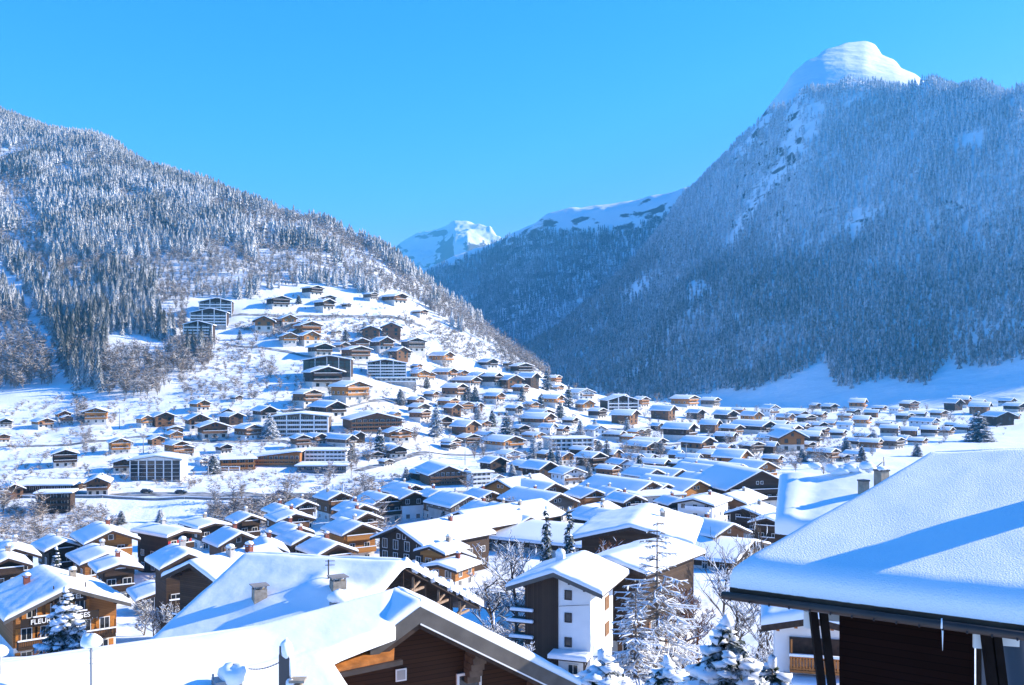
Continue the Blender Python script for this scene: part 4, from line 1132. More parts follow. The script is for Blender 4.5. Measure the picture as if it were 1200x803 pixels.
# left part of the near town
town('honey timber chalet with flower balconies and a half blue roof', 132, 619, 66, 35, 'H', H=10.5, lw=1.3, low='wood_honey', frame='frame_white', shutter='shutter_brown')
town('dark chalet crouching beside the honey timber chalet', 76, 632, 46, 40, 'D', H=8, lw=1.5)
town('long dark house with red shutters on its gable end', 216, 619, 40, 52, 'D', H=9.5, lw=2.0, pitch=13, shutter='shutter_red', low='wood_dark')
town('dark chalet with a bright sunny verge uphill of the hotel roof', 18, 640, 62, 34, 'D', H=8.5, **DK)
town('dark chalet with pinkish plaster base just behind the hotel', 10, 651, 50, 34, 'D', H=8.5)
town('wide low chalet with pale blue roof in front of the honey chalet', 126, 646, 64, 36, 'A', H=7.5, pitch=18, lw=1.3)
town('low snowed over chalet behind the hotel with balcony boards', 141, 658, 54, 32, 'D', H=7.5, pitch=16)
town('tall dark chalet joined to the white balcony house', 221, 645, 54, 34, 'D', H=12.5, pitch=24, low='wood_dark', lw=1.1, detail=2)
town('dark house with white window balcony and a huge bright roof slope', 222, 655, 66, -30, 'D', H=12.5, pitch=24, lw=1.6, low='wood_dark', detail=2, chim=((0.3, -0.3), (0.35, 0.25)))
town('small snowy shed roof peeping out by the frosted bushes', 188, 690, 34, 30, 'D', H=4.5, pitch=16, name='shed', cat='shed', group='sheds of the near town', balc=())
p = ground.hit(765, 600)
block('flat_house', 'white flat roofed house among the gables of the valley', 'house', None, p, math.radians(20), 15, 11, 2, flat=True, up='plaster_white', bays=4, pillars=0, white=True)

# -- the long brown building, the white tower house and its annex
town('very large brown building with low gable and one big bright roof', 739, 613, 146, -14, 'D', Y=152, lw=1.35, pitch=14, low='wood_dark', balc=(), detail=2, name='brown_building', cat='building', group=None, oe=1.6, og=2.0, chim=((0.45, 0.1),), snow=0.7, shutter='shutter_brown', gable_win=False, rows=[3.0, 7.5])

town('long low shed roof under snow between the annex and the thin birches', 884, 631, 40, 60, 'D', H=6, lw=2.6, pitch=12, balc=(), name='shed', cat='shed', group='sheds of the near town')
town('dark chalet with a smooth white roof left of the square snowy roof'.replace('left of', 'close beside'), 898, 605, 44, -30, 'D', H=8.5, lw=1.3, pitch=18)
town('brown chalet beneath the pale house with the big bright snow roof', 860, 612, 44, 32, 'B', H=8.5, lw=1.4)
town('dark chalet below the grey chalet with broad blue roof', 783, 566, 34, 36, 'D', H=8.5)
town('small amber chalet above the very wide dark gabled house', 900, 540, 30, 34, 'A', H=8.5)
town('dark chalet with deep blue roof above the very wide dark gabled house', 870, 543, 34, 36, 'D', lw=1.5)
town('brown chalet behind the brown one with the open honey porch', 840, 545, 32, 34, 'B', lw=1.4)
town('white chalet between the crowded roofs of the valley middle', 770, 549, 28, 34, 'W')
town('brown chalet in front of the white corner house', 580, 590, 34, 34, 'B')
town('dark chalet right behind the long brown barn'.replace('right ', ''), 605, 592, 34, 36, 'D')
town('amber chalet at the end of the long brown barn', 622, 604, 30, 34, 'A', H=7.5)
# ------------------------------------------------------------------ the roofs close to the balcony
def quadfn(a, b, c, d):
    a, b, c, d = map(Vector, (a, b, c, d))
    def fn(u, v): return (a * (1 - u) + b * u) * (1 - v) + (d * (1 - u) + c * u) * v
    return fn
def slab_quad(mb, a, b, c, d, t, mi=0):
    """A flat roof deck: the four corners and the same ones t lower."""
    q = [Vector(p) for p in (a, b, c, d)]
    lo = [p - Vector((0, 0, t)) for p in q]
    mb.add(q + lo, [(0, 1, 2, 3), (7, 6, 5, 4), (0, 4, 5, 1), (1, 5, 6, 2), (2, 6, 7, 3), (3, 7, 4, 0)], mi)
def wall_poly(mb, pts, zb, th, n, mi=0):
    """An upright wall with its upper edge through pts, thickness th against n."""
    top = [Vector(p) for p in pts]; n = Vector(n)
    k = len(top)
    vs = top + [Vector((p.x, p.y, zb)) for p in top]
    vs += [p - n * th for p in vs]
    fs = []
    for i in range(k - 1):
        fs.append((i, i + k, i + k + 1, i + 1)); fs.append((2 * k + i, 2 * k + i + 1, 3 * k + i + 1, 3 * k + i))
        fs.append((i, i + 1, 2 * k + i + 1, 2 * k + i))
    fs.append((0, 2 * k, 3 * k, k)); fs.append((k - 1, 2 * k - 1, 4 * k - 1, 3 * k - 1))
    mb.add(vs, fs, mi)
Z = Vector((0, 0, 1))

# -- the dark chalet whose bright roof fills the lower left
fr = thing('near_chalet', 'near dark chalet with a huge blinding white roof and grey verge boards', 'chalet')
A = Vector((-3.05, 33.0, -7.97)); d = Vector((0.88, 0.475, 0)); e = Vector((0.475, -0.88, 0)); g = -e
tq = 0.573
def qp(t, back, side): return A + d * (t * side) - Z * (tq * t) + g * back
BK = 2.1
mb = MB()
slab_quad(mb, qp(0, 0, 1), qp(6.15, 0, 1), qp(6.15, BK + 3, 1), qp(0, BK, 1), 0.16, 0)
slab_quad(mb, qp(0, 0, -1), qp(1.9, 0, -1), qp(1.9, BK, -1), qp(0, BK, -1), 0.16, 0)
for side, T in ((1, 6.2), (-1, 1.75)):                                   # broad grey verge boards with a pale drip edge
    p0 = qp(0, -0.05, side) - Z * 0.30; p1 = qp(T, -0.05, side) - Z * 0.30
    mb.add([p0 + Z * .33, p1 + Z * .33, p1 - Z * .21, p0 - Z * .21, p0 + Z * .33 + g * .09, p1 + Z * .33 + g * .09, p1 - Z * .21 + g * .09, p0 - Z * .21 + g * .09],
           [(0, 1, 2, 3), (7, 6, 5, 4), (0, 4, 5, 1), (3, 2, 6, 7), (0, 3, 7, 4), (1, 5, 6, 2)], 1)
    q0 = qp(0, 0.10, side) - Z * 0.60; q1 = qp(T, 0.10, side) - Z * 0.60
    mb.beam(q0, q1, 0.16, 0.20, 3)
    if side > 0: mb.beam(q0 + Z * .06 + e * .14, q1 + Z * .06 + e * .14, 0.04, 0.05, 4)
fro = mb.build('roof', ['timber', 'fascia_grey', 'timber_orange', 'timber', 'frame_white'], fr)
M0 = Vector((-4.0, 34.85, -8.15)); d2 = Vector((0.85, 0.53, 0)); e2 = Vector((0.53, -0.85, 0)); tp = 0.325
def pp(s, D, lift=0.0): return M0 + d2 * s + e2 * D - Z * (tp * D) + Z * lift
def s_right(D): return float(np.interp(D, [0, 2.25, 2.32, 2.5, 11], [0.0, -1.15, -2.2, -3.55, -3.75]))
DM = 11.0; SL = -27.0
mb = MB()
DS = [0, .5, 1, 1.5, 2, 2.25, 2.32, 2.5] + [2.5 + 8.5 * i / 14 for i in range(1, 15)]
for D0, D1 in zip(DS[:-1], DS[1:]):
    slab_quad(mb, pp(SL, D0, -0.5), pp(s_right(D0) - .06, D0, -0.5), pp(s_right(D1) - .06, D1, -0.5), pp(SL, D1, -0.5), 0.16)
slab_quad(mb, pp(SL, 0, -0.5), pp(1.5, 0, -0.5), pp(1.5, -7, -0.5 - 2 * tp * 7), pp(SL, -7, -0.5 - 2 * tp * 7), 0.2)
mb.build('roof_wing', 'timber_orange', fr)  # orange puts the sunlit look of the soffit into the colour
mb = MB(); mb.beam(pp(-1.0, 2.42, -0.62), pp(-3.7, 2.56, -0.62), 0.14, 0.16); mb.build('wing_gutter', 'metal_brown', fr)
mb = MB()
def fP(u, v):
    D = DM * v; s = SL + u * (s_right(D) - SL)
    p = pp(s, D, -0.48 - 0.15 * math.exp(-(D / 0.6) ** 2)); t = -(p - A).dot(d)
    p.z = max(p.z, -8.12 - 0.13 * max(0.0, t) - 0.30 * max(0.0, D - 0.2) - 0.08 * max(0.0, -t))
    return p
snow_slab(mb, fP, 24, DM, 0.48, 0.25, 70, 90, 4, 0.06, 0, 0.5)
def fB(u, v):
    D = -7 * v
    return pp(SL + u * (1.5 - SL), D, -0.63 - (2 * tp * 7) * v)
snow_slab(mb, fB, 24, 7, 0.48, 0.45, 20, 8, 9, 0.08)
mb.build('roof_wing_snow', 'snow_roof', fro)
mb = MB()
snow_slab(mb, lambda u, v: qp(6.3 * u, -0.02 + (BK + 3 * u) * v, 1) + Z * 0.02, 7.2, BK + 1, 0.34, 0.22, 46, 10, 12, 0.13, 0, 0.55)
snow_slab(mb, lambda u, v: qp(2.0 * u, -0.02 + BK * v, -1) + Z * 0.02, 2.2, BK, 0.36, 0.25, 22, 12, 15, 0.08, 0, 0.5)
mb.build('roof_snow', 'snow_roof', fro)
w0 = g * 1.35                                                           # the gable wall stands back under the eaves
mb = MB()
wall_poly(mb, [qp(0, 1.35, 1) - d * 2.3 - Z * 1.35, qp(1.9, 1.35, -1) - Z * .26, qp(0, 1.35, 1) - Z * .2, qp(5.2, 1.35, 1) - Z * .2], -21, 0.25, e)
m3 = MB(); wall_poly(m3, [qp(0, 1.34, 1) - d * 8.0 - Z * 1.45, qp(0, 1.34, 1) - d * 2.3 - Z * 1.45], -21, 0.25, e); m3.build('gable_wall_sunlit', 'wood_honey', fr)  # gable wall carried on leftward; its sunlight is painted in as honey wood
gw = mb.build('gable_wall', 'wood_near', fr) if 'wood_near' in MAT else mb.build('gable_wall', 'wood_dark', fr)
mb = MB()                                                               # house walls under the long wing
wall_poly(mb, [pp(SL + 1, 9.5, -0.75), pp(-5.2, 9.5, -0.75)], -24, 0.25, e2)
wall_poly(mb, [pp(-5.2, 9.5, -0.75), pp(-5.2, 1.5, -0.75)], -24, 0.25, d2)
mb.build('wall', 'wood_honey', fr)
for t, side, sz in ((0.9, -1, 1.0), (2.5, 1, 1.5), (5.0, 1, 1.3), (3.3, -1, 1.0)):         # stepped corbels carrying the purlins
    mb = MB()
    for k in range(6):
        c = qp(t, 1.30 - 0.18 * sz * (1 + (5 - k) * 0.5) / 1.0 * 0.5, side) - Z * (0.34 + 0.17 * k * sz)
        L = sz * (0.75 - 0.11 * k)
        mb.beam(c + d * 0.0 + e * (L * 0.5), c + g * 0.3, 0.34 * sz, 0.155 * sz)
    mb.build('corbel', 'timber_step', fr)
def on_gable(px, py, off=0.0):
    n = e; p0 = A + g * (1.35 - off); r = Vector(((px - 600) / F, 1, (HOR - py) / F))
    return r * (p0.dot(n) / r.dot(n))
yawF = math.atan2(d.y, d.x)
p = on_gable(549, 806, 0.03)
wnd = put_window(fr, 0, 0, 0, 0, (0.78, 0.95, 'glass', 'frame_white', 1)); wnd.location = p; wnd.rotation_euler = (0, 0, yawF)
p = on_gable(470, 791, 0.05)
mb = MB(); mb.box((0, 0, 0), (0.40, 0.04, 0.42), 0); mb.box((0, -0.024, 0), (0.30, 0.012, 0.32), 1)
plq = mb.build('plaque', ['sign_white', 'plaster_grey'], fr); plq.location = p; plq.rotation_euler = (0, 0, yawF)

def on_P(px, py):
    r = Vector(((px - 600) / F, 1, (HOR - py) / F)); n = e2 * tp + Z
    return r * (M0.dot(n) / r.dot(n))
# things standing on that roof
def pole_thing(name, label, cat, base, top, r, cap=None, mast=None):
    o = thing(name, label, cat, base)
    mb = MB(); mb.tube([(0, 0, -0.5), (0, 0, top)], r, 8); mb.build('pole', 'metal_grey', o)
    if mast:
        mb = MB()
        for z, L in mast:
            mb.tube([(-L / 2, 0, z), (L / 2, 0, z)], 0.012, 5); mb.tube([(0.0, -L * .3, z), (0.0, L * .3, z)], 0.012, 5)
        mb.build('aerial_rod', 'metal_dark', o)
    if cap:
        mb = MB(); mb.lump((0, 0, top + cap * 0.35), cap, (1.15, 1.1, 0.72), 8, 0.10, 14); mb.build('snow_cap', 'snow_roof', o)
    return o
b = on_P(107, 812)
pole_thing('vent_pipe', 'thin vent pipe wearing a round ball of snow on the bright roof', 'vent pipe', b, b.z * 0 + ((HOR - 755) / F * b.y - b.z), 0.035, 0.27, [(1.15, 0.10), (0.95, 0.08), (0.8, 0.1)])
b = on_P(-2, 790)
pole_thing('vent_pipe', 'stubby snow capped pipe at the outer end of the bright roof', 'vent pipe', b, 0.55, 0.07, 0.24)
b = on_P(334, 818)
st = thing('metal_chimney', 'dark sheet metal chimney with a tall leaning hat of snow', 'chimney', b)
hh = (HOR - 766) / F * b.y - b.z
mb = MB(); mb.box((0, 0, hh / 2 - 0.2), (0.30, 0.26, hh + 0.4)); mb.box((-0.10, -0.02, hh + 0.1), (0.05, 0.30, 0.3)); mb.build('flue', 'metal_dark', st)
mb = MB(); mb.lump((0.02, 0, hh + 0.10), 0.21, (0.9, 0.9, 1.5), 5, 0.08, 14); mb.lump((0.14, 0, hh - 0.35), 0.17, (0.75, 0.8, 2.2), 6, 0.10, 12); mb.build('snow_hat', 'snow_roof', st)
b = on_P(349, 824)
st2 = thing('roof_vent', 'small flat capped stone vent beside the sheet metal chimney', 'vent', b)
hh2 = (HOR - 799) / F * b.y - b.z
mb = MB(); mb.box((0, 0, hh2 / 2 - 0.25), (0.26, 0.26, hh2 + 0.4)); mb.box((0, 0, hh2 + 0.05), (0.44, 0.40, 0.07)); mb.box((0.12, 0.1, hh2), (0.05, 0.05, 0.12)); mb.build('stack', 'chimney_stone', st2)
mb = MB(); mb.lump((-0.2, -0.05, hh2 - 0.02), 0.15, (1, 1, 0.8), 8, 0.1, 10); mb.build('vent_snow', 'snow_roof', st2)
b = on_P(268, 806)
st3 = thing('skylight_hood', 'metal roof hood almost buried under a heap of snow', 'roof hood', b)
mb = MB(); mb.box((-0.05, 0, 0.12), (0.75, 0.6, 0.30), 0, 0.5); mb.tube([(-.42, -.1, .1), (-.42, -.1, .42)], .03, 6); mb.build('hood', 'metal_grey', st3)
mb = MB(); mb.lump((0.12, 0, 0.36), 0.42, (1.1, 0.8, 0.75), 14, 0.16, 14); mb.build('snow_heap', 'snow_roof', st3)
ch = thing('stay_chain', 'slack chain stretched from the metal chimney to the buried hood', 'chain')
p0 = on_P(286, 800) + Z * 0.42; p1 = st.location + Vector((-0.15, 0, hh - 0.25))
mb = MB()
for k in range(26):
    f = k / 26.0; a_ = p0.lerp(p1, f) - Z * (0.10 * math.sin(math.pi * f)); b_ = p0.lerp(p1, f + 1 / 30.0) - Z * (0.10 * math.sin(math.pi * (f + 1 / 30.0)))
    mb.tube([a_, b_], 0.020 if k % 2 else 0.012, 5)
mb.build('links', 'metal_dark', ch)

# -- the long roof behind it, with its open timber gable
mr = thing('long_chalet', 'long chalet with a smooth bluish snow roof and an open dark timber gable', 'chalet')
A2 = Vector((-8.2, 75, -14.9)); lv = Vector((-0.97, 0.24, 0)); kv = Vector((0.45, 0.89, 0)); tm = 0.47
def mp(s, t): return A2 + lv * s + kv * t - Z * (tm * abs(t))
mb = MB()
slab_quad(mb, mp(0, 0), mp(13, 0), mp(13, -11), mp(0, -11), 0.3)
slab_quad(mb, mp(0, 0), mp(0, 12), mp(13, 12), mp(13, 0), 0.3)
mro = mb.build('roof', 'timber', mr)
def mound(x, y, cx, cy, rx, ry, hgt): return hgt * math.exp(-((x - cx) / rx) ** 2 - ((y - cy) / ry) ** 2)
mb = MB()
def fM(u, v):
    s, t = 13.4 * u - 0.25, -11.2 * v
    p = mp(s, t); ax = abs(t)
    if ax < 0.8: p = A2 + lv * s + kv * t - Z * (tm * (ax * ax / 0.8 + 0.8) / 2)
    p.z += mound(s, -t, 3.4, 4.4, 2.6, 0.9, 0.55) + mound(s, -t, 4.6, 3.2, 0.9, 1.2, 0.4) + mound(s, -t, 7.0, 5.5, 1.6, 1.4, 0.25) + mound(s, -t, 1.5, 5.4, 1.6, 1.0, 0.4)
    return p
snow_slab(mb, fM, 13.4, 12, 0.62, 0.6, 44, 40, 21, 0.07, 0, 0.4)
def fM2(u, v):
    s, t = 13.4 * u - 0.25, 12.3 * v
    p = mp(s, t); ax = abs(t)
    if ax < 0.8: p = A2 + lv * s + kv * t - Z * (tm * (ax * ax / 0.8 + 0.8) / 2)
    return p
snow_slab(mb, fM2, 13.4, 13.5, 0.62, 0.5, 16, 40, 23, 0.16, 0, 0.5)
for k in range(9):
    t = 0.5 + k * 1.32
    mb.lump(mp(0.1, t) + Z * 0.35, 0.55, (0.75, 1.1, 0.62 + 0.25 * (k % 2)), 40 + k, 0.16, 10)
mb.build('roof_snow', 'snow_roof', mro)
mb = MB()
wall_poly(mb, [mp(1.6, -9), mp(1.6, 0) - Z * .0, mp(1.6, 10.5)], -34, 0.3, -lv)
wall_poly(mb, [mp(1.6, -9.0), mp(12.5, -9.0)], -34, 0.3, -kv)
mb.build('wall', 'wood_dark', mr)
for t in (2.0, 5.8, 9.2, -3.0):                                           # pale trusses under the verge
    mb = MB(); p = mp(0.35, t) - Z * 0.35
    mb.beam(p, p - Z * 2.6, 0.18, 0.2); mb.beam(p - Z * 1.1 - kv * .5, p - Z * 1.1 + kv * 1.6, 0.18, 0.18); mb.beam(p - Z * 1.1 - kv * .5, p + kv * 0.9 - Z * 0.5, 0.18, 0.18); mb.beam(p - Z * .9, mp(1.55, t) - Z * 2.2, 0.16, 0.18)
    mb.build('truss', 'timber_pale', mr)
for t in (0.4, 3.6, 7.4):
    mb = MB(); p = mp(0.3, t) - Z * 0.4; mb.beam(p, p - Z * 5.0, 0.2, 0.2); mb.build('post', 'timber', mr)
def on_M(px, py):
    r = Vector(((px - 600) / F, 1, (HOR - py) / F)); n = -kv * tm * 1.0
    n = Vector((-kv.x * tm, -kv.y * tm, 1.0)); q = A2 + Z * 0.5
    return r * (q.dot(n) / r.dot(n))
for px, pb, pt, w, lab, snowy in ((304, 719, 690, 15, 'rendered chimney with a slab lid standing in blue roof shade', False), (396, 704, 680, 16, 'stone chimney with a slotted top beside the roof aerial', False), (398, 722, 706, 19, 'squat block chimney carrying a round white snowball', True)):
    b = on_M(px, pb); hgt = (pb - pt) / F * b.y; w_ = w / F * b.y
    c = thing('roof_chimney', lab, 'chimney', b, 0.5, 'chimneys of the long chalet')
    mb = MB(); mb.box((0, 0, hgt / 2 - 0.4), (w_, w_ * 0.9, hgt + 0.8)); mb.build('stack', 'chimney_stone' if not snowy else 'concrete', c)
    mb = MB()
    if not snowy:
        for sx in (-1, 0, 1):
            for sy in (-1, 1): mb.box((sx * w_ * .42, sy * w_ * .36, hgt + 0.12), (0.12, 0.12, 0.24))
        mb.box((0, 0, hgt + 0.28), (w_ * 1.3, w_ * 1.2, 0.08)); mb.build('lid', 'concrete', c)
        mb = MB(); mb.lump((0, 0, hgt + 0.10), w_ * 0.33, (1, .9, .35), 6, .1, 10); mb.build('flue_snow', 'snow_roof', c)
    else:
        mb.lump((-0.05, 0, hgt + w_ * 0.36), w_ * 0.60, (1.15, 1.0, 0.72), 6, 0.06, 16); mb.build('snowball', 'snow_roof', c)
b = on_M(385, 692)
o = thing('roof_aerial', 'slim dark television aerial rising from the long snow roof', 'aerial', b)
mb = MB(); hgt = (692 - 656) / F * b.y; mb.tube([(0, 0, -0.4), (0, 0, hgt)], 0.06, 6); mb.build('mast', 'metal_dark', o)
mb = MB()
for z in (0.15, 0.45, 0.9, hgt - 0.1, hgt - 0.4): mb.tube([(-0.25, 0, z), (0.45 if z > 1 else 0.15, 0.1, z)], 0.03, 5)
mb.build('crossbar', 'metal_dark', o)

# -- the house on the right: thick snow over a dark shingled wall
rb = thing('shingled_house', 'near house with dark shingled wall and a thick slab of grainy snow', 'house')
wv = Vector((0.83, -0.56, 0)).normalized(); nv_ = Vector((-0.56, -0.83, 0)).normalized()
EL = Vector((4.59, 21.0, -4.12)); tr = 0.30
def on_R(px, py):
    n = Vector((nv_.x * tr, nv_.y * tr, 1.0)); r = Vector(((px - 600) / F, 1, (HOR - py) / F))
    return r * (EL.dot(n) / r.dot(n))
RL = on_R(1090, 525); RR = on_R(1440, 511); ER = EL + wv * 9.0
TH = 0.50
mb = MB()
lo = Z * (TH + 0.02)
slab_quad(mb, EL - lo, ER - lo, RR - lo, RL - lo, 0.22)
BL = RL - nv_ * 6 - Z * 2.4; BR = RR - nv_ * 6 - Z * 2.4
slab_quad(mb, RL - lo, RR - lo, BR - lo, BL - lo, 0.22)
rro = mb.build('roof', 'timber', rb)
mb = MB()
f0 = quadfn(EL - Z * TH, ER - Z * TH, RR - Z * TH, RL - Z * TH)
snow_slab(mb, f0, 9, 6.5, TH, 0.36, 70, 60, 31, 0.05, 0, 0.42)
f1 = quadfn(RL - Z * TH, RR - Z * TH, BR - Z * TH, BL - Z * TH)
snow_slab(mb, f1, 6, 6, TH, 0.3, 12, 12, 33, 0.03, 0, 0.6)
mb.build('roof_snow', 'snow_grainy', rro)
mb = MB()
ga = EL - nv_ * -0.10 - Z * (TH + 0.19) - wv * 0.12; gb = ER + nv_ * 0.10 - Z * (TH + 0.19)
mb.tube([ga, gb], 0.085, 10)
for k in range(22):
    p = ga.lerp(gb, (k + 0.5) / 22); mb.beam(p - nv_ * 0.02 + Z * 0.09, p + nv_ * 0.09 - Z * 0.08, 0.03, 0.03)
mb.build('gutter', 'metal_brown', rb)
mb = MB(); p = ga.lerp(gb, 0.475); mb.tube([p - Z * 0.02, p - Z * 0.2, p - Z * 0.48], [0.022, 0.014, 0.003], 6); mb.tube([p + nv_ * .08 + Z * .14, p + nv_ * .085 - Z * 0.05], [0.012, 0.02], 6); mb.build('icicle', 'ice', rb)
def rw(s, back, z): return EL + wv * s - nv_ * back + Z * z
mb = MB()
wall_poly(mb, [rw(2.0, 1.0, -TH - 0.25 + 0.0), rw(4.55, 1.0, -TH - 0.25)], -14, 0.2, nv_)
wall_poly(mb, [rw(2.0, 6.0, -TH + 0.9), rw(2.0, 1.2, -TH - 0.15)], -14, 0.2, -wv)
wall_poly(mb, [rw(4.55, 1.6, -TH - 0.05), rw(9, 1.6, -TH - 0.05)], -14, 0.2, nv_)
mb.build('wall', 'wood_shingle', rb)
mb = MB(); mb.box((0, 0, 0), (0.9, 0.06, 1.15)); rwn = mb.build('window', 'glass_blue', rb)
q = rw(5.08, 1.52, -TH - 1.2); rwn.location = q; rwn.rotation_euler = (0, 0, math.atan2(wv.y, wv.x))
mb = MB()
for sx in (-1, 1): mb.box((sx * 0.5, -0.03, 0), (0.08, 0.10, 1.3))
mb.box((0, -0.03, 0.62), (1.0, 0.10, 0.08)); mb.box((0, -0.03, -0.62), (1.0, 0.10, 0.08)); mb.build('window_frame', 'timber', rwn)
mb = MB(); mb.box((0, 0, 0), (1.2, 0.05, 2.6)); pn_ = mb.build('white_panel', 'frame_white', rb)
pn_.location = rw(6.15, 1.25, -TH - 1.9); pn_.rotation_euler = (0, 0, math.atan2(wv.y, wv.x))
for tops, white in ((((950, 716), (962, 716)), ((948, 726, .22, .36), (978, 722, .52, .20))), (((1152, 744), (1164, 746)), ((1147, 748, .20, .36), (1177, 750, .50, .20)))):
    Yp = 20.9 if tops[0][0] < 1000 else 18.6
    for px, py in tops:
        mb = MB(); a_ = at(px, py, Yp); mb.beam(a_ + Z * .42, a_ - Z * 6 + wv * 0.75 + Vector((0, 0, 0)), 0.15, 0.15); mb.build('post', 'post_dark', rb)
    for px, py, sx, sz in white:
        mb = MB(); a_ = at(px, py, Yp + .25); mb.box((0, 0, 0), (sx, 0.12, sz)); o = mb.build('bracket_beam', 'frame_white', rb); o.location = a_; o.rotation_euler = (0, 0, math.atan2(wv.y, wv.x) * .5)
cq = on_R(1200, 602) + SUN_H * 2.6
c = thing('roof_stack', 'broad chimney out on the grainy snow roof whose shadow crosses it', 'chimney', cq - Z * 0.6)
mb = MB(); mb.box((0, 0, 1.2), (0.9, 1.0, 2.9), 0, math.atan2(SUN_H.y, SUN_H.x)); mb.build('stack', 'chimney_stone', c)
mb = MB(); mb.box((0, 0, 2.72), (1.0, 1.06, 0.10), 0, math.atan2(SUN_H.y, SUN_H.x)); mb.build('lid', 'concrete', c)

# -- the square snow laden roof half hidden behind it
sb = thing('square_roofed_house', 'small dark house under a square cushion of smooth snow behind the grainy roof', 'house')
a, b, c_, d_ = at(908, 606, 38.0), at(1040, 628, 35.0), at(1085, 552, 41.5), at(913, 553, 44.0)
dn = Z * 0.62
mb = MB(); slab_quad(mb, a - dn, b - dn, c_ - dn, d_ - dn, 0.25); sbo = mb.build('roof', 'timber', sb)
mb = MB()
def fS(u, v):
    p = quadfn(a - dn, b - dn, c_ - dn, d_ - dn)(u, v)
    p.z += 0.05 * math.exp(-((u - 0.14) / 0.08) ** 2) - 0.05 * math.exp(-((u - 0.30) / 0.10) ** 2) - 0.25 * max(0, u - 0.6) * v
    return p
snow_slab(mb, fS, 4.3, 6.5, 0.66, 0.35, 40, 30, 17, 0.02, 0, 0.55)
for k, (px, py, r) in enumerate(((985, 552, .34), (996, 549, .30), (1003, 558, .28), (1016, 546, .26), (1022, 551, .2), (975, 549, .25), (955, 546, .2))): mb.lump(at(px, py, 42.5), r, (1.4, 1.2, .7), 60 + k, .15, 10)
mb.build('roof_snow', 'snow_roof', sbo)
mb = MB(); ctr = (a + b + c_ + d_) / 4
q = [ctr + (p - ctr) * 0.9 - Z * 0.7 for p in (a, b, c_, d_)]
for i in range(4): wall_poly(mb, [q[i], q[(i + 1) % 4]], min(q[i].z, q[(i + 1) % 4].z) - 0.9, 0.1, (q[(i + 1) % 4] - q[i]).cross(Z).normalized())
ql = [q[0].lerp(q[1], .72), q[1], q[2], q[3].lerp(q[2], .72)]
for i in range(4): wall_poly(mb, [ql[i] - Z * .3, ql[(i + 1) % 4] - Z * .3], -24, 0.12, (ql[(i + 1) % 4] - ql[i]).cross(Z).normalized())
mb.build('wall', 'wood_dark', sb)
for px, pb, pt, w, lab, mt_ in ((1012, 572, 564, 9, 'stone chimney with a dark lid poking up behind the grainy roof', 'chimney_stone'), (1033, 558, 552, 12, 'black boxed chimney with a snow topped rail near the grainy roof edge', 'metal_dark')):
    p = at(px, pb, 39.5); hgt = (pb - pt) / F * 39.5; w_ = w / F * 39.5
    o = thing('roof_chimney', lab, 'chimney', p, 0.4)
    mb = MB(); mb.box((0, 0, hgt / 2 - 0.5), (w_, w_, hgt + 1.0)); mb.build('stack', 'chimney_stone', o)
    mb = MB(); mb.box((0, 0, hgt + 0.03), (w_ * 1.15, w_ * 1.15, 0.06)); mb.build('lid', 'metal_dark', o)
    if 'black' in lab:
        mb = MB(); mb.tube([(w_ * .3, 0, hgt), (w_ * .3, 0, hgt + 0.55)], .02, 5); mb.tube([(-w_ * .6, 0, hgt + 0.18), (w_ * .35, 0, hgt + 0.4)], .018, 5); mb.build('rail', 'metal_dark', o)
        mb = MB(); mb.lump((-w_ * .2, -.1, hgt + .1), .16, (1.4, 1, .6), 3, .1, 10); mb.build('lid_snow', 'snow_roof', o)

# -- the little house with the orange balcony seen under that roof
o = chalet('balcony_house', 'small white house with an orange balcony under deep snow seen between the posts', 'house', None, at(948, 0, 70) * 1.0, math.radians(-14), 5.2, 7, 7.5, 12, 0.9, 1.2, 3.0, 'plaster_white', 'plaster_white', 'timber_orange', 2, 0.9, (), None, [1.2], None, (), False, 4, gable_win=False)
o.location = Vector((at(965, 0, 70).x, 73, -25.6))
mb = MB(); mb.box((0.2, -3.62, 5.9), (3.6, 0.2, 1.5)); mb.build('loggia', 'timber', o)
balcony(o, -1.6, 2.5, -3.5, 4.6, 1.0, 'timber_orange', 2)
mb = MB(); mb.box((0.3, -4.5, 3.4), (5.0, 1.6, 0.2)); s_ = mb.build('lean_to', 'timber', o)
mb = MB(); snow_slab(mb, quadfn((-2.3, -5.4, 3.5), (2.9, -5.4, 3.5), (2.9, -3.6, 3.6), (-2.3, -3.6, 3.6)), 5, 1.8, 0.55, 0.3, 12, 6, 3, .06); mb.build('lean_to_snow', 'snow_roof', s_)

# -- the white tower house and its annex
tw = chalet('tower_house', 'tall white and dark timber house with three small windows one above another', 'house', None, (0, 0, 0), math.radians(-20), 7.2, 9.5, 9.3, 20, 1.7, 1.6, 0.6, 'plaster_white', 'plaster_white', 'timber', 2, 0.55, (), None, [], None, (), False, 5, gable_win=False, fascia='fascia_grey')
cr = Vector((8.28, 105.0, 0)); rr = Matrix.Rotation(math.radians(-20), 3, 'Z')
cen = cr - rr @ Vector((3.6, -4.75, 0)); tw.location = (cen.x, cen.y, (HOR - 689) / F * 105 - 9.25)
mb = MB(); mb.prism_y([(-3.68, -1.5), (0.05, -1.5), (0.05, 10.45), (-3.68, 9.2)], -4.86, -4.66); mb.box((-3.66, 0, 3.8), (0.12, 9.4, 10.4)); mb.build('cladding', 'wood_upright', tw)
for z in (8.3, 5.9, 3.3): put_window(tw, 1.15, -4.76, z, 0, (0.62, 0.85, 'glass', 'timber', 1))
for z in (6.2, 3.3):
    mb = MB(); mb.box((3.64, 2.0, z), (0.10, 1.7, 1.45)); sh = mb.build('shutter', 'shutter_brown', tw)
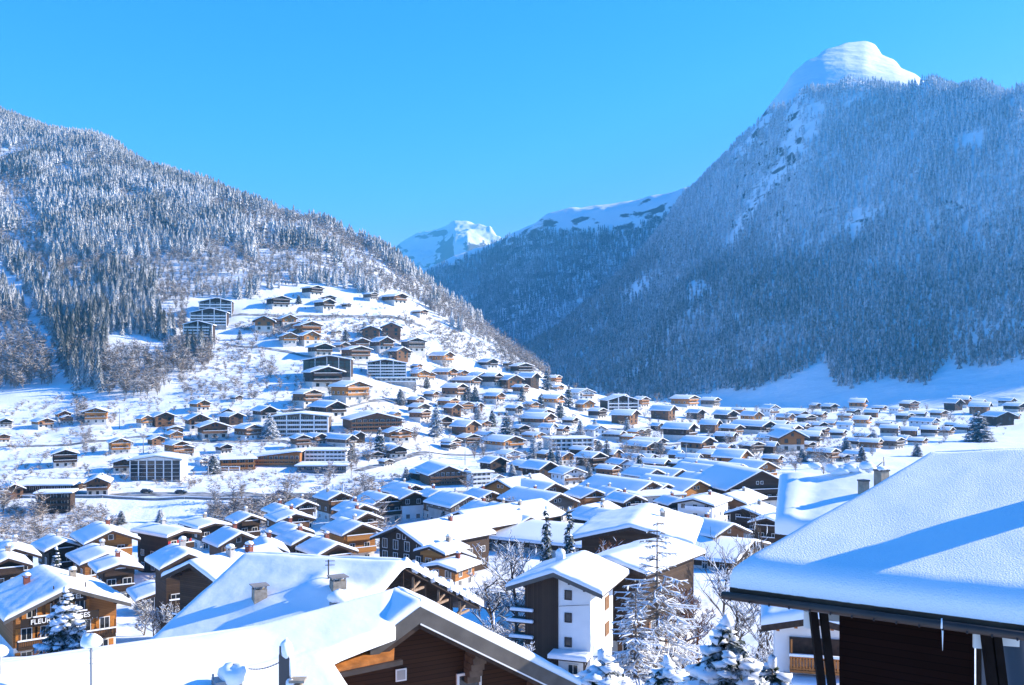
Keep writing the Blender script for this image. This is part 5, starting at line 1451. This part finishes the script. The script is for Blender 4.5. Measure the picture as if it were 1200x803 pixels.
mb = MB(); mb.box((1.6, -5.7, 1.9), (4.2, 1.9, 0.16)); mb.beam((3.4, -6.5, 1.8), (3.4, -6.5, -2), 0.16, 0.16); mb.beam((3.4, -6.4, 1.0), (3.4, -5.0, 1.8), 0.12, 0.12); aw = mb.build('porch_roof', 'timber', tw)
mb = MB(); snow_slab(mb, quadfn((-.55, -6.7, 1.99), (3.75, -6.7, 1.99), (3.75, -4.8, 2.05), (-.55, -4.8, 2.05)), 4, 2, .5, .3, 10, 6, 3, .06); mb.build('porch_snow', 'snow_roof', aw)
put_window(tw, 1.7, -4.8, 0.0, 0, (1.0, 1.9, 'glass', 'frame_white', 2))
for z, L in ((6.2, 2.6), (5.0, 3.0), (3.3, 2.7)):
    mb = MB(); mb.box((-3.7 - L / 2 + 1.0, -4.0 + 0.0, z), (L, 2.4, 0.16)); bb = mb.build('balcony', 'timber', tw)
    mb = MB(); snow_slab(mb, quadfn((-3.7 - L + 1.0, -5.25, z + .09), (-2.7, -5.25, z + .09), (-2.7, -4.9, z + .09), (-3.7 - L + 1.0, -4.9, z + .09)), L, .6, .3, .2, 8, 3, 5, .05); mb.build('balcony_snow', 'snow_roof', bb)
ck = chimney(tw, -1.5, 1.0, 10.0, 1.5, 0.9, 'plaster_white', False, 0.45, 3)
mb = MB(); mb.tube([(0.2, -5.0, 7.1), (3.5, -5.0, 7.5)], 0.03, 4); mb.build('cable', 'metal_dark', tw)

an = town('low brown annex with one broad bright roof and open posts beside the tower house', 713, 651, 88, -34, 'D', Y=116, lw=1.9, pitch=13, detail=2, low='plaster', balc=(), chim=(), name='annex', cat='annex', group=None, snow=0.6, shutter='shutter_brown', rows=[2.0, 4.4], gable_win=False)

# -- the hotel with its snowy fir
th = math.radians(37); hw = 12.2; hl = 13
hx = thing('hotel', 'amber timber hotel with orange shutters, balconies and white lettering across its gable', 'hotel')
bpy.data.objects.remove(hx)
hx = chalet('hotel', 'amber timber hotel with orange shutters, balconies and white lettering across its gable', 'hotel', None, (0, 0, 0), th, hw, hl, 6.6, 22, 1.3, 1.9, 2.4, 'plaster_white', 'wood_amber', 'timber', 2, 0.6, (2.4,), 'wood_dark', [1.1], 'shutter_orange', ((0.4, 0.1), (-0.5, 0.2)), False, 6, gable_win=False, fascia='fascia_grey')
tip = at(82, 684, 124); hx.location = Vector((tip.x, tip.y, tip.z - 0.84 - hw / 2 * math.tan(math.radians(22)) - 6.6)) + Vector((-math.sin(th), math.cos(th), 0)) * (1.9 + hl / 2)
yf = -hl / 2 - 0.03
for x in (-4.6, -2.4, 2.3, 4.6): put_window(hx, x, yf, 3.9, 0, (1.1, 1.5, 'glass', 'frame_white', 2), 'shutter_orange')
for x in (-4.0, -1.3, 1.6): put_window(hx, x, yf, 6.6, 0, (1.0, 1.3, 'glass', 'frame_white', 2), 'shutter_orange')
put_window(hx, 3.4, yf, 4.9, 0, (0.5, 0.7, 'glass', 'frame_white', 1))
balcony(hx, -1.8, 2.2, -hl / 2 - 0.02, 7.55, 1.0, 'wood_dark', 2, True); balcony(hx, -4.0, 2.2, -hl / 2 - 0.02, 5.1, 1.0, 'wood_dark', 2, True)
for txt, x, z, sz in (('HOTEL', 0.3, 8.05, 0.85), ('FLEUR DES NEIGES', -0.9, 5.55, 0.80)):
    mb = MB(); mb.box((x, -hl / 2 - 1.10, z), (len(txt) * sz * 0.68 + 0.4, 0.06, sz * 1.15)); bd = mb.build('sign_board', 'sign_dark', hx)
    cu = bpy.data.curves.new('lettering', 'FONT'); cu.body = txt; cu.size = sz * 1.05; cu.align_x = 'CENTER'; cu.align_y = 'CENTER'; cu.extrude = 0.03; cu.offset = 0.012
    cu.materials.append(MAT['sign_white']); tmp = bpy.data.objects.new('lettering', cu); C.objects.link(tmp); bpy.context.view_layer.update(); me_ = bpy.data.meshes.new_from_object(tmp.evaluated_get(bpy.context.evaluated_depsgraph_get())); me_.name = 'lettering'; bpy.data.objects.remove(tmp); ob = bpy.data.objects.new('lettering', me_); C.objects.link(ob); ob.parent = bd
    ob.location = (x, -hl / 2 - 1.17, z); ob.rotation_euler = (math.radians(90), 0, 0)
# ------------------------------------------------------------------ road, wall, bridge frame, poles, cars
def strip(name, pts, half, material, lift, seg=60):
    P = []
    for i in range(len(pts) - 1):
        a, b = Vector(pts[i]), Vector(pts[i + 1]); n = (b - a); n = Vector((-n.y, n.x, 0)).normalized()
        for k in range(seg):
            p = a.lerp(b, k / seg); P.append([p - n * half, p - n * half * .33, p + n * half * .33, p + n * half])
    P = [[Vector((q.x, q.y, float(ground.z(q.x, q.y)) + lift)) for q in r] for r in P]
    mb = MB(); mb.sheet(P); return mb.build(name, material)
rp = [Vector(((px - 600) / F * Y, Y, 0)) for px, Y in ((-120, 357), (120, 358), (300, 362), (440, 366), (600, 372), (760, 392))]
tag(strip('road', rp, 3.6, 'asphalt', 0.16), kind='structure')
for pl in ([(268, 371), (330, 372), (400, 372), (460, 372), (500, 384)], [(262, 404), (330, 412), (372, 420), (430, 428), (500, 434)], [(330, 482), (400, 478), (470, 470), (540, 462), (600, 461)], [(420, 552), (500, 530), (580, 531), (660, 535), (740, 528), (800, 520)], [(560, 512), (640, 512), (720, 503), (800, 500)], [(0, 524), (80, 522), (160, 512), (260, 518), (330, 517), (420, 530)]):
    tag(strip('road', [Vector((*ground.hit(*q)[:2], 0)) for q in pl], 2.4, 'asphalt', 0.22, 40), kind='structure')
wl = thing('retaining_wall', 'long grey concrete wall carrying the valley road above the snowy river bank', 'wall')
mb = MB(); ms = MB()
pts = [Vector(((px - 600) / F * Y, Y, 0)) for px, Y in ((-60, 351), (60, 351), (180, 352), (300, 354), (380, 356), (470, 359), (570, 363))]
for i in range(len(pts) - 1):
    for k in range(10):
        a, b = pts[i].lerp(pts[i + 1], k / 10), pts[i].lerp(pts[i + 1], (k + 1) / 10)
        za = float(ground.z(a.x, a.y)) + 0.75; zb = float(ground.z(b.x, b.y)) + 0.75
        mb.beam(Vector((a.x, a.y, za - 3.0)), Vector((b.x, b.y, zb - 3.0)), 0.5, 6.0)
        ms.beam(Vector((a.x, a.y, za + 0.12)), Vector((b.x, b.y, zb + 0.12)), 0.6, 0.24)
mb.build('wall_face', 'concrete', wl); ms.build('wall_snow', 'snow_roof', wl)
def ghit(px, py): return ground.hit(px, py)
bp_ = at(396, 577, 352); bp_.z = float(ground.z(bp_.x, bp_.y))
br = thing('footbridge_frame', 'pale goal shaped steel frame of the footbridge over the river', 'bridge frame', bp_)
for s in (-1, 1):
    mb = MB(); mb.beam((s * 1.9, 0, -1), (s * 1.7, 0, 6.6), 0.6, 0.6); mb.build('frame_post', 'frame_white', br)
mb = MB(); mb.beam((-1.7, 0, 5.6), (1.7, 0, 5.6), 0.4, 0.4); mb.beam((-1.8, 0, 1.6), (1.8, 0, 1.6), 0.4, 0.4); mb.build('crossbar', 'frame_white', br)
mb = MB(); mb.beam((-2, 0, 0.9), (-30, 3, 0.6), 1.2, 0.3); mb.beam((2, 0, 0.9), (22, 4, 0.6), 1.2, 0.3); mb.build('bridge_deck', 'concrete', br)
q = ghit(268, 556)
gt_ = thing('gate_frame', 'low white steel gantry beside the amber flat roofed house', 'gantry', q)
for x in (-4.5, 0, 4.5):
    mb = MB(); mb.beam((x, 0, -1), (x, 0, 3.2), 0.3, 0.3); mb.build('gantry_post', 'frame_white', gt_)
mb = MB(); mb.beam((-4.6, 0, 3.1), (4.6, 0, 3.1), 0.3, 0.3); mb.beam((-4.6, 0, 2.0), (4.6, 0, 2.0), 0.2, 0.2); mb.build('gantry_beam', 'frame_white', gt_)
for px, py, hp, lab in ((140, 503, 24, 'tall lift pylon standing on the snow beside the honey chalets'), (168, 531, 22, 'lift pylon just uphill of the glass fronted block'), (244, 560, 16, 'white street pole by the glass fronted block'), (804, 546, 26, 'thin pole rising between the valley roofs'), (391, 560, 12, 'short lamp pole by the footbridge frame'), (545, 545, 30, 'thin pole among the spruces of the slope foot'), (503, 548, 26, 'slim pole above the river road')):
    p = ghit(px, py); hgt = hp / F * p.y
    o = thing('pole', lab, 'pole', p); mb = MB(); mb.tube([(0, 0, -1), (0, 0, hgt)], [0.22, 0.15], 6); mb.build('shaft', 'metal_grey', o)
    mb = MB(); mb.box((0, 0, hgt - 0.3), (1.8, 0.2, 0.2)); mb.build('crossarm', 'metal_grey', o)
def car(label, loc, rz, paint):
    o = thing('parked_car', label, 'car', loc, rz, 'cars on the snowy roads')
    mb = MB()
    mb.prism_y([(-2.1, .35), (2.1, .35), (2.15, .75), (1.2, .92), (0.6, 1.45), (-1.3, 1.45), (-2.0, .95), (-2.15, .7)], -.85, .85); mb.build('body', paint, o)
    mb = MB(); mb.prism_y([(1.05, .95), (0.55, 1.38), (-1.2, 1.38), (-1.75, .95)], -.87, .87); mb.build('side_glass', 'glass', o)
    for x in (-1.35, 1.35):
        for y in (-.8, .8):
            mb = MB(); mb.tube([(x, y - .1, .33), (x, y + .1, .33)], .33, 10); mb.build('wheel', 'rubber', o)
    mb = MB(); snow_slab(mb, quadfn((-1.35, -.75, 1.46), (.6, -.75, 1.46), (.6, .75, 1.46), (-1.35, .75, 1.46)), 2, 1.5, .22, .15, 4, 4, 3, .03); mb.build('car_snow', 'snow_roof', o)
for px, Y, lab, pt in ((172, 360, 'dark car on the valley road below the meadow chalet', 'car_dark'), (212, 361, 'dark car on the valley road under the glass fronted block', 'car_dark'), (330, 364, 'blue car on the valley road near the footbridge', 'car_blue'), (24, 152, 'snow topped blue car parked uphill of the hotel', 'car_blue')):
    X = (px - 600) / F * Y; car(lab, (X, Y, float(ground.z(X, Y)) + 0.18), rng.uniform(-.2, .2), pt)

# ------------------------------------------------------------------ trees and bushes of the town
def fir_arrays(H, R, tiers, per, seed, spray=7, tri=0.32, droop=0.35, lumps=0.6, lump_r=0.22, bare=0.06):
    r = np.random.RandomState(seed); V = []; T = []; fr = []; snow = MB(); trunk = MB()
    trunk.tube([(0, 0, -0.6), (0, 0, H * 0.5), (0, 0, H * 0.98)], [H * 0.014 + .05, H * 0.008 + .03, 0.02], 7)
    for t in range(tiers):
        f = (t + r.rand() * .5) / tiers; z = H * (bare + (0.97 - bare) * f); L0 = R * (1 - f) ** 0.8 + 0.10 * R * (1 - f) + 0.08
        for k in range(per if f < .8 else max(3, per // 2)):
            a = 6.283 * (k + r.rand() * .8) / per + t; L = L0 * (0.7 + 0.45 * r.rand()); dr = droop * (0.6 + .6 * r.rand()) * (1.0 - 0.5 * f)
            ax = np.array([math.cos(a), math.sin(a), 0]); sd = np.array([-math.sin(a), math.cos(a), 0])
            for s in range(spray):
                q = (s + .6) / spray; p = ax * L * q; p = np.array([p[0], p[1], z + L * (0.22 * q - dr * q * q * 1.5)])
                w = L * 0.42 * (1 - q * .65) + tri * .4
                for side in (-1, 1):
                    o = len(V); tip = p + sd * side * w * (0.7 + .5 * r.rand()) + ax * w * .45 + np.array([0, 0, -w * (0.25 + .5 * r.rand())])
                    V += [p - ax * tri * .5 + np.array([0, 0, .03]), p + ax * tri * .6, tip]; T.append((o, o + 1, o + 2)); 
                o = len(V); V += [p - sd * tri * .5, p + sd * tri * .5, p + ax * tri * 1.2 + np.array([0, 0, -tri * (.5 + r.rand())])]; T.append((o, o + 1, o + 2))
            if lumps and r.rand() < lumps:
                for q in ((0.72,) if L < 1.0 else (0.5, 0.85)):
                    p = ax * L * q; zz = z + L * (0.22 * q - dr * q * q * 1.5) + 0.05
                    lr = lump_r * (0.6 + .7 * r.rand()) * min(1.2, .5 + L * .4)
                    snow.lump((p[0], p[1], zz), lr, (1.35, 1.35, .55), r.randint(999), .25, 7)
    if lumps: snow.lump((0, 0, H * .97), lump_r * .8, (1, 1, 1.2), seed, .2, 7)
    return np.array(V), np.array(T, np.int64), trunk, snow
def fir(name, label, group, loc, H, R, seed, tiers=18, per=8, frost=0.0, **k):
    V, T, trunk, snow = fir_arrays(H, R, tiers, per, seed, **k)
    o = thing(name, label, 'spruce', loc, 0, group)
    trunk.build('trunk', 'bark', o)
    c = np_mesh('crown', V, T, ['needles_near'], attr=np.full(len(V), frost)); c.parent = o
    if len(snow.v): snow.build('crown_snow', 'snow_roof', o)
    return o
def gz(X, Y): return float(ground.z(X, Y))
def foot(px, Y): X = (px - 600) / F * Y; return Vector((X, Y, gz(X, Y)))
def fir_to(label, px, py_top, Y, wpx, seed, frost=0.0, group=None, base=None, **k):
    b = foot(px, Y)
    if base is not None: b.z = (HOR - base) / F * Y
    H = (HOR - py_top) / F * Y - b.z
    return fir('spruce', label, group, b, H, wpx / 2 / F * Y, seed, frost=frost, **k)
fir_to('snow speckled fir standing before the hotel gable', 76, 689, 117, 66, 3, tiers=20, per=9, lumps=.42, lump_r=.36, spray=7, droop=.32)
fir_to('slimmer and darker of the twin slender spruces behind the tower house', 640, 591, 148, 19, 4, tiers=34, per=7, lumps=.2, lump_r=.26, spray=4, tri=.5, droop=.5)
fir_to('whiter of the twin slender spruces behind the tower house', 667, 592, 145, 22, 5, tiers=34, per=7, lumps=.5, lump_r=.28, spray=4, tri=.5, droop=.5)
fir_to('big snow burdened spruce in front of the shingled house', 852, 724, 46, 165, 6, tiers=22, per=11, lumps=.55, lump_r=.36, spray=12, tri=.26, droop=.62, base=905)
fir_to('drooping snow heaped spruce at the foot of the tall larch', 905, 772, 44, 130, 7, tiers=14, per=10, lumps=.55, lump_r=.3, spray=11, tri=.24, droop=.6, base=905)
fir_to('low spruce bush under thick snow by the tower house porch', 705, 766, 62, 120, 8, tiers=12, per=11, lumps=.6, lump_r=.42, spray=11, tri=.28, droop=.5, base=850)
fir_to('snow smothered young spruce between the larch and the big spruce', 782, 772, 58, 105, 9, tiers=12, per=10, lumps=.55, lump_r=.34, spray=11, tri=.28, droop=.5, base=850)
fir_to('small frosted fir in the yard behind the hotel', 66, 641, 180, 16, 10, tiers=14, per=7, lumps=.8, lump_r=.3, spray=4, tri=.4)

MID = []
for sd, (H, R) in enumerate(((14, 2.6), (17, 2.8), (12, 2.6), (19, 3.0))):
    V, T, trunk, snow = fir_arrays(H, R, 18, 8, 40 + sd, 5, .75, .4, .22, .30)
    MID.append((V, T, trunk.mesh('trunk', ['bark']), snow.mesh('crown_snow', ['snow_roof']), H, R))
MIDM = {}
SPR_L = [(511, 512, 40, 15), (594, 517, 36, 18), (469, 475, 20, 9), (549, 470, 18, 9), (557, 470, 18, 9), (641, 457, 24, 12), (666, 477, 26, 11), (656, 490, 20, 11), (680, 514, 22, 10), (697, 509, 18, 9), (634, 480, 20, 9), (625, 537, 28, 11), (646, 547, 22, 10), (654, 545, 22, 10),
         (702, 537, 22, 12), (711, 542, 28, 12), (749, 558, 26, 10), (560, 492, 20, 9), (715, 578, 20, 26), (445, 537, 36, 14), (316, 514, 30, 17), (250, 555, 22, 14), (476, 563, 16, 9), (845, 541, 16, 10), (860, 536, 16, 10), (1024, 524, 22, 12), (992, 530, 18, 12), (1147, 518, 36, 26), (142, 614, 16, 10), (281, 398, 12, 6), (335, 360, 14, 7), (350, 356, 10, 6), (427, 392, 16, 9), (405, 402, 16, 9), (366, 392, 16, 10),
         (470, 472, 16, 10), (412, 540, 20, 10), (500, 455, 14, 8), (577, 500, 20, 9), (612, 470, 18, 8), (735, 505, 16, 8), (775, 532, 16, 9), (690, 562, 20, 9), (600, 560, 18, 9), (830, 520, 14, 8), (905, 512, 14, 8), (940, 541, 16, 10), (1075, 535, 16, 10), (1010, 541, 18, 10), (400, 610, 22, 10), (520, 618, 20, 10), (612, 600, 26, 12), (690, 618, 24, 10), (188, 612, 16, 10)]
def where(px, py):
    best = None
    for o, Y in TOWN:
        X = o.location.x; q = 600 + F * X / o.location.y; r = HOR - F * o.location.z / o.location.y
        dd = math.hypot(q - px, r - py)
        if best is None or dd < best[0]: best = (dd, o)
    return best[1]
AREA = [((0, 300, 700, 405), 'high on the sunny slope'), ((0, 405, 520, 470), 'on the upper sunny slope'), ((0, 470, 520, 530), 'on the lower sunny slope'), ((0, 530, 520, 575), 'above the valley road'), ((520, 405, 700, 480), 'near the crest of the slope'), ((520, 480, 760, 520), 'on the middle slope'), ((520, 520, 800, 570), 'at the foot of the slope'), ((0, 570, 620, 700), 'in the near town'), ((620, 570, 900, 700), 'among the crowded near roofs'), ((700, 400, 1200, 700), 'in the far village')]
cnt = {}
for i, (px, py, hp, wp) in enumerate(sorted(SPR_L)):
    p = ground.hit(px, py); k = i % 4; V, T, tm_, sm_, H, R = MID[k]
    fz = -0.1 + 0.35 * ((i * 37) % 10) / 10.0; fk = (k, round(fz * 4) / 4)
    if fk not in MIDM:
        c = np_mesh('crown', V, T, ['needles_near'], attr=np.full(len(V), fk[1])); MIDM[fk] = c.data; bpy.data.objects.remove(c)
    ar = next(a for b, a in AREA if b[0] <= px < b[2] and b[1] <= py < b[3]); cnt[ar] = cnt.get(ar, 0) + 1
    o = thing('spruce', f"snow dusted spruce {ar}, {ORD[cnt[ar]]} from the forest", 'spruce', p, rng.uniform(0, 6), 'spruces between the houses')
    for nm, me in (('trunk', tm_), ('crown', MIDM[fk]), ('crown_snow', sm_)):
        c = bpy.data.objects.new(nm, me); C.objects.link(c); c.parent = o
    s = hp / F * p.y / H; s2 = wp * 1.25 / 2 / F * p.y / R; o.scale = (s2, s2, s)

# -- leafless trees
def grow(seed, H, spread, levels, snow, rmin=0.03, droop=0.0, first=0.25, thick=0.02):
    r = random.Random(seed); wood = MB(); white = MB()
    def seg(p, dr, L, rad, lv):
        q = Vector(p); n = 3; pts = [q.copy()]; rr = [rad]
        d_ = Vector(dr)
        for i in range(n):
            d_ = (d_ + Vector((r.uniform(-.2, .2), r.uniform(-.2, .2), r.uniform(-.1, .16) - droop * .3 * lv))).normalized()
            q = q + d_ * (L / n); pts.append(q.copy()); rr.append(max(rmin * .6, rad * (1 - .5 * (i + 1) / n)))
        wood.tube(pts, rr, 6 if lv == 0 else (4 if lv < 2 else 3), cap=False)
        if lv >= 1 and r.random() < snow:
            ss = max(.035, rr[1] * .9)
            white.tube([x + Z * (y * .7 + ss * .5) for x, y in zip(pts, rr)], [ss * .6, ss, ss * .9, ss * .5], 4, cap=False)
        if lv < levels:
            m = r.randint(3, 5) if lv else r.randint(6, 9)
            for i in range(m):
                f = r.uniform(first if lv == 0 else .2, 1.0); j = min(n - 1, int(f * n)); b = pts[j].lerp(pts[j + 1], f * n - j)
                a = r.uniform(0, 6.283); out = Vector((math.cos(a), math.sin(a), r.uniform(.25, 1.0) - droop * 0.8)).normalized()
                nd = (d_ * (0.35 if lv else 0.25) + out * spread).normalized()
                seg(b, nd, L * r.uniform(.42, .68) * (1.0 if lv else .75), max(rmin * .7, rr[j] * .55), lv + 1)
    seg((0, 0, -.4), (0, 0, 1), H * .62, H * thick, 0)
    return wood, white
def bare_near(label, px, py_top, Y, seed, spread=.8, levels=4, snow=.5, base=None, wood='bark', name='bare_tree', group=None, H=None, **k):
    b = foot(px, Y)
    if base is not None: b.z = (HOR - base) / F * Y
    Hh = (HOR - py_top) / F * Y - b.z
    w, s = grow(seed, Hh, spread, levels, snow, **k)
    o = thing(name, label, 'bare tree' if name == 'bare_tree' else 'bush', b, 0, group)
    w.build('branches', wood, o)
    if len(s.v): s.build('branch_snow', 'snow_roof', o)
    return o
bare_near('wide leafless tree with snow lined branches left of the tower house balconies'.replace('left of', 'beside'), 606, 614, 122, 11, .95, 4, .55, rmin=.04, first=.3)
bare_near('second leafless tree crowding behind the snow lined one', 578, 640, 130, 12, .9, 4, .5, rmin=.04, first=.2)
bare_near('slender grey tree growing between the twin spruces and the brown barn', 617, 640, 165, 13, .6, 3, .3, rmin=.05)
bare_near('tall thin birch over the annex roof', 853, 600, 128, 14, .45, 3, .25, rmin=.035, thick=.011)
bare_near('fine leafless birch leaning by the shingled house roof', 884, 612, 110, 15, .6, 4, .35, rmin=.03, thick=.012)
bare_near('third thin birch rising beside the square snowy roof', 902, 570, 105, 16, .4, 3, .2, rmin=.03, thick=.010)
bare_near('twiggy snow dusted tree behind the annex posts', 868, 655, 100, 17, .8, 4, .5, rmin=.035)
bare_near('rust brown leafless tree in front of the very large brown building', 728, 615, 128, 18, .8, 4, .25, rmin=.04, wood='leaf_rust')
bare_near('rust tinged bush climbing the annex wall', 800, 668, 101, 19, .9, 4, .35, rmin=.04, wood='leaf_rust', first=.08)
bare_near('second rust tinged bush against the annex', 782, 675, 101, 20, .9, 4, .35, rmin=.04, wood='leaf_rust', first=.08)
bare_near('third rust tinged bush at the sunny corner of the annex', 818, 690, 100, 33, .9, 4, .3, rmin=.04, wood='leaf_rust', first=.08)
bare_near('snow clotted shrub beside the tower house balconies', 580, 712, 100, 21, 1.0, 4, .8, rmin=.04, name='bush', first=.1)
bare_near('snow bent shrub in the tower house garden', 600, 728, 96, 22, 1.0, 4, .85, rmin=.04, name='bush', first=.1)
bare_near('white frosted round tree between hotel and white balcony house', 168, 692, 140, 23, 1.0, 4, .9, rmin=.05, name='bush', first=.1, wood='bark_pale')
bare_near('grey frosted tree in the snowy gap beside the hotel', 196, 697, 128, 24, .8, 4, .7, rmin=.045, first=.15, wood='bark_pale')
bare_near('small frosted tree at the corner of the hotel garden', 180, 706, 132, 25, .9, 4, .8, rmin=.045, first=.15, wood='bark_pale')
bare_near('bushy snow covered tree beneath the grainy roof eave', 880, 705, 80, 26, .8, 4, .6, rmin=.03, first=.1)
bare_near('grey thicket behind the big spruce', 895, 700, 90, 27, .6, 4, .4, rmin=.03, first=.05)
# the tall larch, sparse whorls with snow on every bough
def larch(label, px, py_top, Y, R, base, seed):
    r = random.Random(seed); b = foot(px, Y); b.z = (HOR - base) / F * Y; H = (HOR - py_top) / F * Y - b.z
    o = thing('larch', label, 'larch', b)
    tk = MB(); tk.tube([(0, 0, -1), (0, 0, H * .5), (0, 0, H)], [.24, .14, .02], 8); tk.build('trunk', 'bark_pale', o)
    w = MB(); s = MB(); z = H * .10
    while z < H * .985:
        f = z / H; L0 = R * (1 - f) ** .72 * (1.0 if f < .75 else .8) + .15
        for k in range(r.randint(4, 6) if f < .7 else 3):
            a = r.uniform(0, 6.283); L = L0 * r.uniform(.7, 1.15); ax = Vector((math.cos(a), math.sin(a), 0)); sd = Vector((-ax.y, ax.x, 0))
            pts = [Z * z + ax * (L * q) + Z * (L * (.10 * q - .42 * q * q + .22 * q ** 4) * (1.15 - f)) + sd * (L * .06 * math.sin(3 * q + k)) for q in (0, .25, .5, .75, 1)]
            w.tube(pts, [.05, .042, .034, .026, .016], 4, cap=False)
            if f < .82 or r.random() < .4:
                sw = .035 + .075 * (1 - f) * r.uniform(.6, 1.3)
                s.tube([p + Z * (sw * .6) for p in pts[1:]], [sw * .7, sw, sw * 1.05, sw * .6], 5, cap=False)
            for j in range(int(8 + L * 6)):
                q = r.uniform(.2, 1.0); i = min(3, int(q * 4)); p = pts[i].lerp(pts[i + 1], q * 4 - i); side = r.choice((-1, 1)); l2 = L * .32 * (1.15 - q) * r.uniform(.5, 1.2) + .15
                t = p + (sd * side * .8 + ax * .5).normalized() * l2 - Z * (l2 * r.uniform(.1, .7))
                m = p.lerp(t, .5) + Z * l2 * .06
                w.tube([p, m, t], [.022, .018, .012], 3, cap=False)
                if r.random() < .65 * (1.1 - f): sw = .03 + .03 * r.random(); s.tube([p + Z * sw * .8, m + Z * sw * .8, t + Z * sw * .5], [sw, sw * 1.1, sw * .5], 4, cap=False)
        z += H * (.022 + .018 * r.random())
    w.build('branches', 'bark_pale', o); s.build('branch_snow', 'snow_roof', o)
larch('tall open larch with snow lined drooping boughs in front of the annex', 770, 606, 86, 6.4, 840, 31)
larch('smaller larch thick with snow at the foot of the tall one', 745, 690, 80, 3.8, 850, 32)

# ------------------------------------------------------------------ leafless trees and brush between the houses
ZONES = [((300, 372, 520, 402), 10), ((520, 384, 640, 436), 14), ((205, 395, 330, 470), 16), ((330, 425, 480, 480), 10), ((480, 430, 640, 520), 16), ((640, 455, 780, 530), 14), ((540, 520, 760, 575), 12), ((860, 470, 1060, 545), 18), ((380, 500, 470, 575), 12), ((1060, 470, 1190, 515), 6), ((0, 595, 130, 640), 9), ((250, 590, 340, 612), 6), ((690, 448, 760, 470), 7), ((560, 480, 1000, 560), 34), ((240, 575, 620, 650), 22), ((880, 465, 1180, 510), 16)]
BG = [tree_mesh('bare_tree', bare_np(130, s + 180, .30, .05), 'twigs', f) for s, f in ((1, .0), (2, .1), (3, .2), (4, .3))]
for (x0, y0, x1, y1), n in ZONES:
    for k in range(n):
        px, py = rng.uniform(x0, x1), rng.uniform(y0, y1); p = ground.hit(px, py)
        put_tree('bare_tree', BG[rng.randrange(4)], p, rng.uniform(6, 12), rng.uniform(.9, 1.3), 'frosted leafless tree standing among the chalets of slope and valley', 'bare tree', 'leafless trees among the chalets')
BRUSH = [([(300, 372), (480, 372), (520, 400), (500, 412), (330, 400), (270, 385)], 420), ([(500, 372), (600, 420), (650, 445), (600, 438), (520, 412)], 420), ([(205, 400), (300, 400), (330, 440), (300, 470), (210, 470)], 420), ([(86, 466), (100, 466), (112, 532), (98, 532)], 120), ([(0, 594), (110, 590), (140, 615), (120, 650), (0, 655)], 300), ([(240, 597), (345, 586), (400, 585), (345, 606), (250, 622)], 420), ([(380, 560), (480, 560), (480, 590), (380, 590)], 90),
         ([(330, 420), (520, 420), (640, 470), (640, 540), (420, 540), (330, 470)], 420), ([(0, 470), (330, 470), (420, 545), (360, 575), (0, 575)], 620), ([(560, 470), (780, 470), (1000, 540), (800, 560), (560, 560)], 380), ([(860, 478), (1180, 475), (1180, 515), (900, 540)], 240), ([(250, 605), (620, 600), (640, 660), (300, 660)], 150), ([(560, 560), (900, 545), (900, 640), (600, 640)], 140), ([(150, 690), (230, 680), (230, 730), (150, 735)], 40), ([(560, 690), (620, 690), (620, 770), (590, 770)], 40), ([(700, 455), (800, 462), (800, 474), (700, 470)], 90), ([(880, 515), (1010, 515), (1010, 548), (880, 552)], 110), ([(860, 640), (905, 620), (905, 690), (860, 700)], 40), ([(560, 480), (800, 480), (1000, 545), (760, 570), (560, 570)], 300), ([(300, 345), (500, 350), (560, 420), (420, 420), (300, 400)], 160)]
pos = []; hh_ = []
for poly, n in BRUSH:
    xs_ = [q[0] for q in poly]; ys_ = [q[1] for q in poly]; c_n = 0; tries = 0
    while c_n < n and tries < n * 8:
        tries += 1
        px, py = rng.uniform(min(xs_), max(xs_)), rng.uniform(min(ys_), max(ys_))
        if not bool(inside([px], [py], poly)[0]): continue
        p = ground.hit(px, py); pos.append((p.x, p.y, p.z - .15)); hh_.append(rng.uniform(1.6, 4.2) * (1.0 if py > 500 else 1.25)); c_n += 1
pos = np.array(pos); hh_ = np.array(hh_)
tag(scatter('undergrowth', [bare_np(46, s + 300, .55, .13) for s in range(5)], pos, hh_, 'twigs', nrg.rand(len(pos)) * .35 - .05, seed=12), kind='stuff', label='grey leafless brush poking out of the snow between houses and along the river bank', cat='brush')
# ------------------------------------------------------------------ the air of the valley
hz = MB()
hz.box((200, 5200, 560), (16000, 10900, 2200))
haze = hz.build('haze', [])
hm = bpy.data.materials.new('haze')
hm.use_nodes = True
hm.node_tree.nodes.clear()
ho = hm.node_tree.nodes.new('ShaderNodeOutputMaterial')
pv = hm.node_tree.nodes.new('ShaderNodeVolumePrincipled')
pv.inputs['Color'].default_value = (0.12, 0.56, 1.0, 1)
pv.inputs['Density'].default_value = HAZE
pv.inputs['Anisotropy'].default_value = 0.0
hm.node_tree.links.new(pv.outputs[0], ho.inputs['Volume'])
haze.data.materials.append(hm)
tag(haze, kind='stuff', label='thin blue winter air filling the valley', cat='haze')
